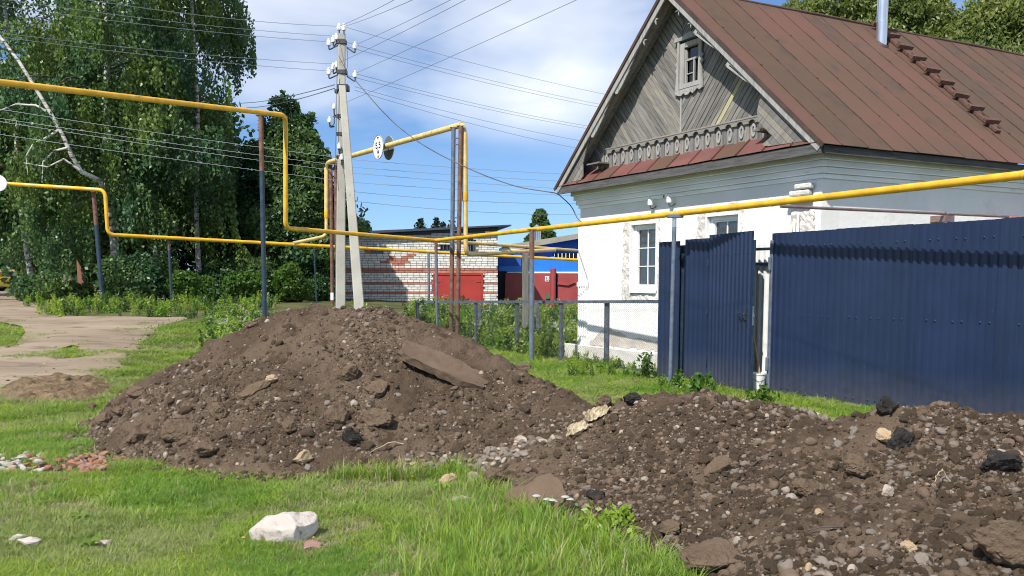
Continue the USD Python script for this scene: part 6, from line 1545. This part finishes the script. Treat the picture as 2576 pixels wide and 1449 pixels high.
# ------------------------------------------------------------------ grass and weeds
def tuft(seed, n, h, w, spread, lean=.6, seg=3):
    rg = np.random.default_rng(seed); V, Fc, k = [], [], 0
    for _ in range(n):
        a = rg.uniform(0, 6.28); r = spread * math.sqrt(rg.random()); x, y = r * math.cos(a), r * math.sin(a); b = rg.uniform(0, 6.28); L = h * rg.uniform(.55, 1.25); ln = lean * rg.uniform(.3, 1.3)
        d = np.array([math.cos(b), math.sin(b), 0]); s = np.array([-d[1], d[0], 0]); t = np.linspace(0, 1, seg)[:, None]
        c = np.array([x, y, -.01]) + d * L * ln * t ** 1.8 + np.array([0, 0, 1]) * L * t * (1 - .28 * ln * t); ww = w * rg.uniform(.7, 1.3) * (1 - t ** 1.5 * .85) / 2
        v = np.empty((2 * seg, 3)); v[0::2] = c - s * ww; v[1::2] = c + s * ww; V.append(v)
        for j in range(seg - 1): Fc += [[k + 2 * j, k + 2 * j + 1, k + 2 * j + 3], [k + 2 * j, k + 2 * j + 3, k + 2 * j + 2]]
        k += 2 * seg
    return np.vstack(V), np.array(Fc)


rgg = np.random.default_rng(99)
heapmask = lambda x, y: (hz(x, y) > gz(x, y) + .012)
houseP = Polygon([hw(a, b, 0)[:2] for a, b in ((-.1, FB - .1), (HW + .6, .15), (HW + .6, -14), (-6, -14), (-6, FB - .1))])
garP = Polygon([gL[:2] + [-1.5, 0.1], gR[:2] + [0, .1], gR[:2] + [1, 6], gL[:2] + [-1, 6]])


def sample(n, u0, u1, v0, v1):
    u, v = rgg.uniform(u0, u1, n), rgg.uniform(v0, v1, n); z = np.zeros(n)
    for _ in range(4):                                      # land on the sloping ground
        dirv = np.array([ray(a, b) for a, b in zip(u, v)]) if _ == 0 else dirv
        t = (z - EYE) / dirv[:, 2]; p = dirv * t[:, None]; z = gz(p[:, 0], np.clip(p[:, 1], 1, 90))
    p[:, 2] = z; return p[(p[:, 1] > 2.5) & (p[:, 1] < 70)]


RUB = Polygon([ground_at(u, v)[:2] for u, v in ((-60, 1150), (150, 1158), (262, 1154), (262, 1190), (150, 1194), (-60, 1194))])


def clear(p, road_keep=.0):
    ok = ~heapmask(p[:, 0], p[:, 1]) | (p[:, 1] > 12.4); ok &= ~contains_xy(houseP, p[:, 0], p[:, 1]) & ~contains_xy(garP, p[:, 0], p[:, 1])
    ok &= ~contains_xy(EP.buffer(-.15), p[:, 0], p[:, 1]) | (rgg.random(len(p)) < .22)
    rd = contains_xy(road_poly.buffer(-.12), p[:, 0], p[:, 1]); edge_ = contains_xy(road_poly.buffer(-.9), p[:, 0], p[:, 1]); ok &= ~rd | (~edge_ & (meshkit.noise(p * [2.2, 2.2, 0], 6) > .62) & (rgg.random(len(p)) < .5)); ok &= ~contains_xy(RUB, p[:, 0], p[:, 1]) | (rgg.random(len(p)) < .12)
    return p[ok]


GM = ["grass_bright", "grass_deep", "grass_yellow", "grass_dry"]
near_protos = [(tuft(10 * k + j, 24, .058, .0060, .075, 1.25), GM[k], False) for k in range(4) for j in range(2)]
p = np.vstack([clear(sample(27000, -250, 2000, 1080, 1560)), clear(sample(30000, -250, 900, 780, 1200)), clear(sample(24000, 1000, 2300, 860, 1120))])
f1 = meshkit.fbm(p * [.9, .9, 0] + 3, 4, 1); f2 = meshkit.fbm(p * [1.6, 1.6, 0] + 7, 4, 2)
kind_ = np.where(f2 > .645 + .06 * rgg.normal(size=len(p)), 3, np.where(f1 > .585 + .05 * rgg.normal(size=len(p)), 2, np.where(f1 < .45 + .05 * rgg.normal(size=len(p)), 1, 0)))
kind_ = np.where(rgg.random(len(p)) < .28, rgg.choice(4, len(p), p=(.44, .30, .19, .07)), kind_)
far_ = np.clip(p[:, 1] / 7.0, .8, 3.0); sc_g = far_ * rgg.uniform(.45, 1.2, len(p)) * (.65 + .8 * meshkit.noise(p * [3.1, 3.1, 0] + 2, 15)) * np.where(kind_ == 3, .75, 1.0)
lush = sstep(p[:, 0], -.9, .2) * (1 - sstep(p[:, 1], 6.3, 7.2)); sc3 = np.column_stack([sc_g, sc_g, sc_g * (1 + .9 * lush) / np.clip(p[:, 1] / 9, 1, 2)])
kind_ = np.where((lush > .5) & (kind_ == 3) & (rgg.random(len(p)) < .7), 1, kind_)
scatter("/World/grass", near_protos, p, quat_z_to(np.tile([0, 0, 1.0], (len(p), 1)) + rgg.normal(size=(len(p), 3)) * .08, rgg.uniform(0, 6.28, len(p))), sc3, kind_ * 2 + rgg.integers(0, 2, len(p)), "short patchy grass of the verge", "grass")
# longer blades along the foot of the heap and among the lush patch
p = clear(sample(9000, 850, 1750, 1180, 1500)); d = hz(p[:, 0], p[:, 1] + .28) > gz(p[:, 0], p[:, 1]) + .02
p = p[d | (rgg.random(len(p)) < .30 * sstep(p[:, 0], -.9, 0.2))]
lp = [(tuft(70 + j, 12, .15, .0055, .05, .9, 4), GM[(0, 1, 0, 3)[j]], False) for j in range(4)]
scatter("/World/long_grass", lp, p, quat_z_to(np.tile([0, 0, 1.0], (len(p), 1)), rgg.uniform(0, 6.28, len(p))), rgg.uniform(.6, 1.35, len(p)), rgg.choice(4, len(p), p=(.42, .36, .14, .08)), "longer lush grass at the foot of the heap", "grass")


def herb(seed, h, n, lw, top=None):
    """a tall weed: stem, side leaves"""
    rg = np.random.default_rng(seed); V, Fc, k = [], [], 0; C, N = [], []
    for _ in range(n):
        x, y = rg.normal(size=2) * .09; L = h * rg.uniform(.6, 1.2); lx, ly = rg.normal(size=2) * .12 * L
        for t in np.linspace(.08, .97, int(16)): C.append([x + lx * t + rg.normal() * .06 * (1.2 - t), y + ly * t + rg.normal() * .06 * (1.2 - t), L * t])
    return leaves(np.array(C), lw, rg, -.25, 2.2)


def heads(seed, h, n, r):
    rg = np.random.default_rng(seed); C = []
    for _ in range(n):
        x, y = rg.normal(size=2) * .12; z = h * rg.uniform(.75, 1.2); q = rg.normal(size=(8, 3)) * [r, r, r * .25]; C.append(q + [x, y, z])
    return leaves(np.vstack(C), r * .9, rg, 0, 1.0)


wp_ = [(herb(1, .55, 7, .055), "weed_green", False), (herb(2, .45, 8, .06), "grass_deep", False), (herb(3, .6, 6, .05), "grass_bright", False), (heads(4, .6, 5, .030), "flower_white", False), (heads(5, .6, 4, .022), "flower_blue", False), (tuft(90, 16, .45, .010, .12, .7, 4), "grass_deep", False), (tuft(91, 12, .5, .008, .12, .6, 4), "grass_dry", False)]
reg = []
def weeds(n, u0, u1, v0, v1, pr, smin, smax, cond=None):
    p = clear(sample(n, u0, u1, v0, v1)); p = p if cond is None else p[cond(p)]; q_ = meshkit.noise(p * [.7, .7, 0], 21); p = p[q_ > .30]; q_ = q_[q_ > .30]; reg.append((p, rgg.choice(7, len(p), p=np.array(pr) / sum(pr)), rgg.uniform(smin, smax, len(p)) * (.55 + .75 * q_)))
garden = lambda p: ((p[:, 0] - KX) * NX + (p[:, 1] - KY) * NY < FB - .1)
weeds(5200, 960, 1475, 772, 905, (.25, .24, .24, .035, .01, .165, .06), .45, .95, garden)      # garden behind the chain-link fence
weeds(900, 820, 1300, 770, 800, (.22, .20, .20, .10, .03, .17, .08), .35, .8)                 # foot of the garage wall
weeds(1300, 520, 860, 775, 826, (.26, .24, .20, .05, .035, .17, .05), .25, .8)                   # flowering strip behind the heap
weeds(1000, 60, 700, 750, 779, (.28, .24, .26, .02, .01, .17, .02), .2, .75)                   # verge under the birches
weeds(260, 1430, 1660, 905, 950, (.25, .2, .3, .03, .0, .2, .02), .15, .45)
weeds(60, 1660, 1800, 965, 1005, (.3, .2, .3, .0, .0, .2, .0), .12, .3)
p = np.vstack([r[0] for r in reg]); scatter("/World/weeds", wp_, p, quat_z_to(np.tile([0, 0, 1.0], (len(p), 1)) + rgg.normal(size=(len(p), 3)) * .1, rgg.uniform(0, 6.28, len(p))), np.concatenate([r[2] for r in reg]), np.concatenate([r[1] for r in reg]), "tall flowering weeds along the far verge and in the garden", "weeds")


# single plants one can point at
def plant(name, label, cat, u, v, parts, on=None):
    p = ground_at(u, v) if on is None else on; th = Thing(name, label, cat, p)
    for nm, mesh, m in parts: part(th, nm, mesh, m)


def rosette(n, L, W, seed, up=.5):
    rg = np.random.default_rng(seed); m = MB()
    for k in range(n):
        a = 6.28 * k / n + rg.uniform(-.3, .3); d = np.array([math.cos(a), math.sin(a), 0]); s = np.array([-d[1], d[0], 0]); t = np.linspace(0, 1, 7)[:, None]; l = L * rg.uniform(.7, 1.2)
        c = d * l * t + np.array([0, 0, 1]) * l * up * np.sin(t * 2.2); w = W * np.sin(np.pi * (t * .92 + .04)) ** .7 / 2
        v = np.empty((14, 3)); v[0::2] = c - s * w; v[1::2] = c + s * w; j = np.arange(6); m.add(v, np.stack([2 * j, 2 * j + 1, 2 * j + 3, 2 * j + 2], 1))
    return m


plant("broad_leaf_plant", "broad-leaved light green plant in the bottom grass", "plant", 1285, 1425, [("leaf_rosette", rosette(6, .11, .045, 1, .9), "broad_leaf")])
plant("broad_leaf_plant", "leafy rosette near the pale flake at the lower left", "plant", 205, 1310, [("leaf_rosette", rosette(9, .10, .028, 2, .5), "broad_leaf")])
plant("broad_leaf_plant", "wide leafy rosette in the lower left beside the flat stones", "plant", 225, 1378, [("leaf_rosette", rosette(8, .11, .03, 3, .5), "broad_leaf")])
plant("broad_leaf_plant", "dark rosette in the grass below the heap centre", "plant", 1120, 1240, [("leaf_rosette", rosette(9, .12, .03, 4, .7), "grass_deep")])
for k, (u, v, lab) in enumerate(((612, 1372, "yellow dandelion left of the limestone block"), (1038, 1212, "small yellow dandelion at the foot of the heap"), (788, 1372, "tiny yellow dandelion right of the limestone block"))):
    r = (.014, .010, .009)[k]
    plant("dandelion", lab, "flower", u, v + 6, [("stalk", MB().tube([(0, 0, 0), (.004, 0, .06)], .0018, 5), "grass_bright"), ("flower_head", MB().lathe([(0, .07), (r * .6, .07), (r, .064), (r * .5, .058), (0, .056)], (.004, 0, 0), 10), "flower_yellow"), ("leaf_rosette", rosette(6, .06, .016, 20 + k, .3), "grass_bright")])
for lab, u, v, n, h, sd in (("white yarrow in flower at the foot of the leaning slab", 1392, 1312, 6, .19, 1),):
    m1, m2 = MB(), MB(); rg_ = np.random.default_rng(sd)
    for k in range(n):
        x, y = rg_.uniform(-.12, .12), rg_.uniform(-.05, .05); z = h * rg_.uniform(.6, 1.15); m1.tube([(x * .5, y * .5, 0), (x, y, z)], .002, 5); m2.lathe([(0, .010), (.020, .006), (.030, .0), (.012, -.008), (0, -.01)], (x, y, z), 10)
    plant("yarrow", lab, "flower", u, v, [("stems", m1, "weed_green"), ("flower_head", m2, "flower_white"), ("foliage", herb(60, .12, 8, .022), "weed_green")])
plant("tansy_plant", "feathery bright green plant at the grass edge below the right heap", "plant", 1560, 1362, [("foliage", herb(61, .20, 12, .028), "grass_bright")])
plant("tansy_plant", "second feathery plant left of the bright one at the heap foot", "plant", 1500, 1352, [("foliage", herb(62, .18, 10, .026), "grass_bright")])
plant("weed_clump", "bushy weed at the corner of the chain-link and blue fences", "plant", 1622, 952, [("foliage", herb(63, .42, 14, .04), "weed_green")])
plant("weed_clump", "weed growing at the foot of the blue gate panel", "plant", 1712, 985, [("foliage", herb(64, .30, 6, .035), "bush_leaf")])
plant("weed_clump", "spiky weed at the foot of the open gate leaf", "plant", 1762, 998, [("foliage", herb(65, .28, 10, .05), "bush_leaf")])
plant("weed_clump", "weed in front of the bucket in the gate opening", "plant", 1905, 1012, [("foliage", herb(66, .2, 8, .04), "bush_leaf")])
plant("chicory", "pale blue flowering chicory left of the dark steel post", "flower", 545, 828, [("foliage", herb(67, .9, 10, .05), "weed_green"), ("flower_head", heads(68, .9, 12, .02), "flower_blue")])
# dry stalks at the foot of the heap
for k, (u, v, h, lab) in enumerate(((860, 1212, .22, "tuft of dry tan stalks at the foot of the big heap"), (960, 1216, .24, "dry reddish stalks right of the tan tuft"), (1010, 1208, .20, "thin dry stalks at the foot of the heap near the dandelion"), (705, 1185, .14, "short dry stalks below the blocky clod"))):
    plant("dry_stalks", lab, "plant", u, v, [("stalks", tuft(120 + k, 9, h, .006, .10, .35, 4), "grass_dry")])
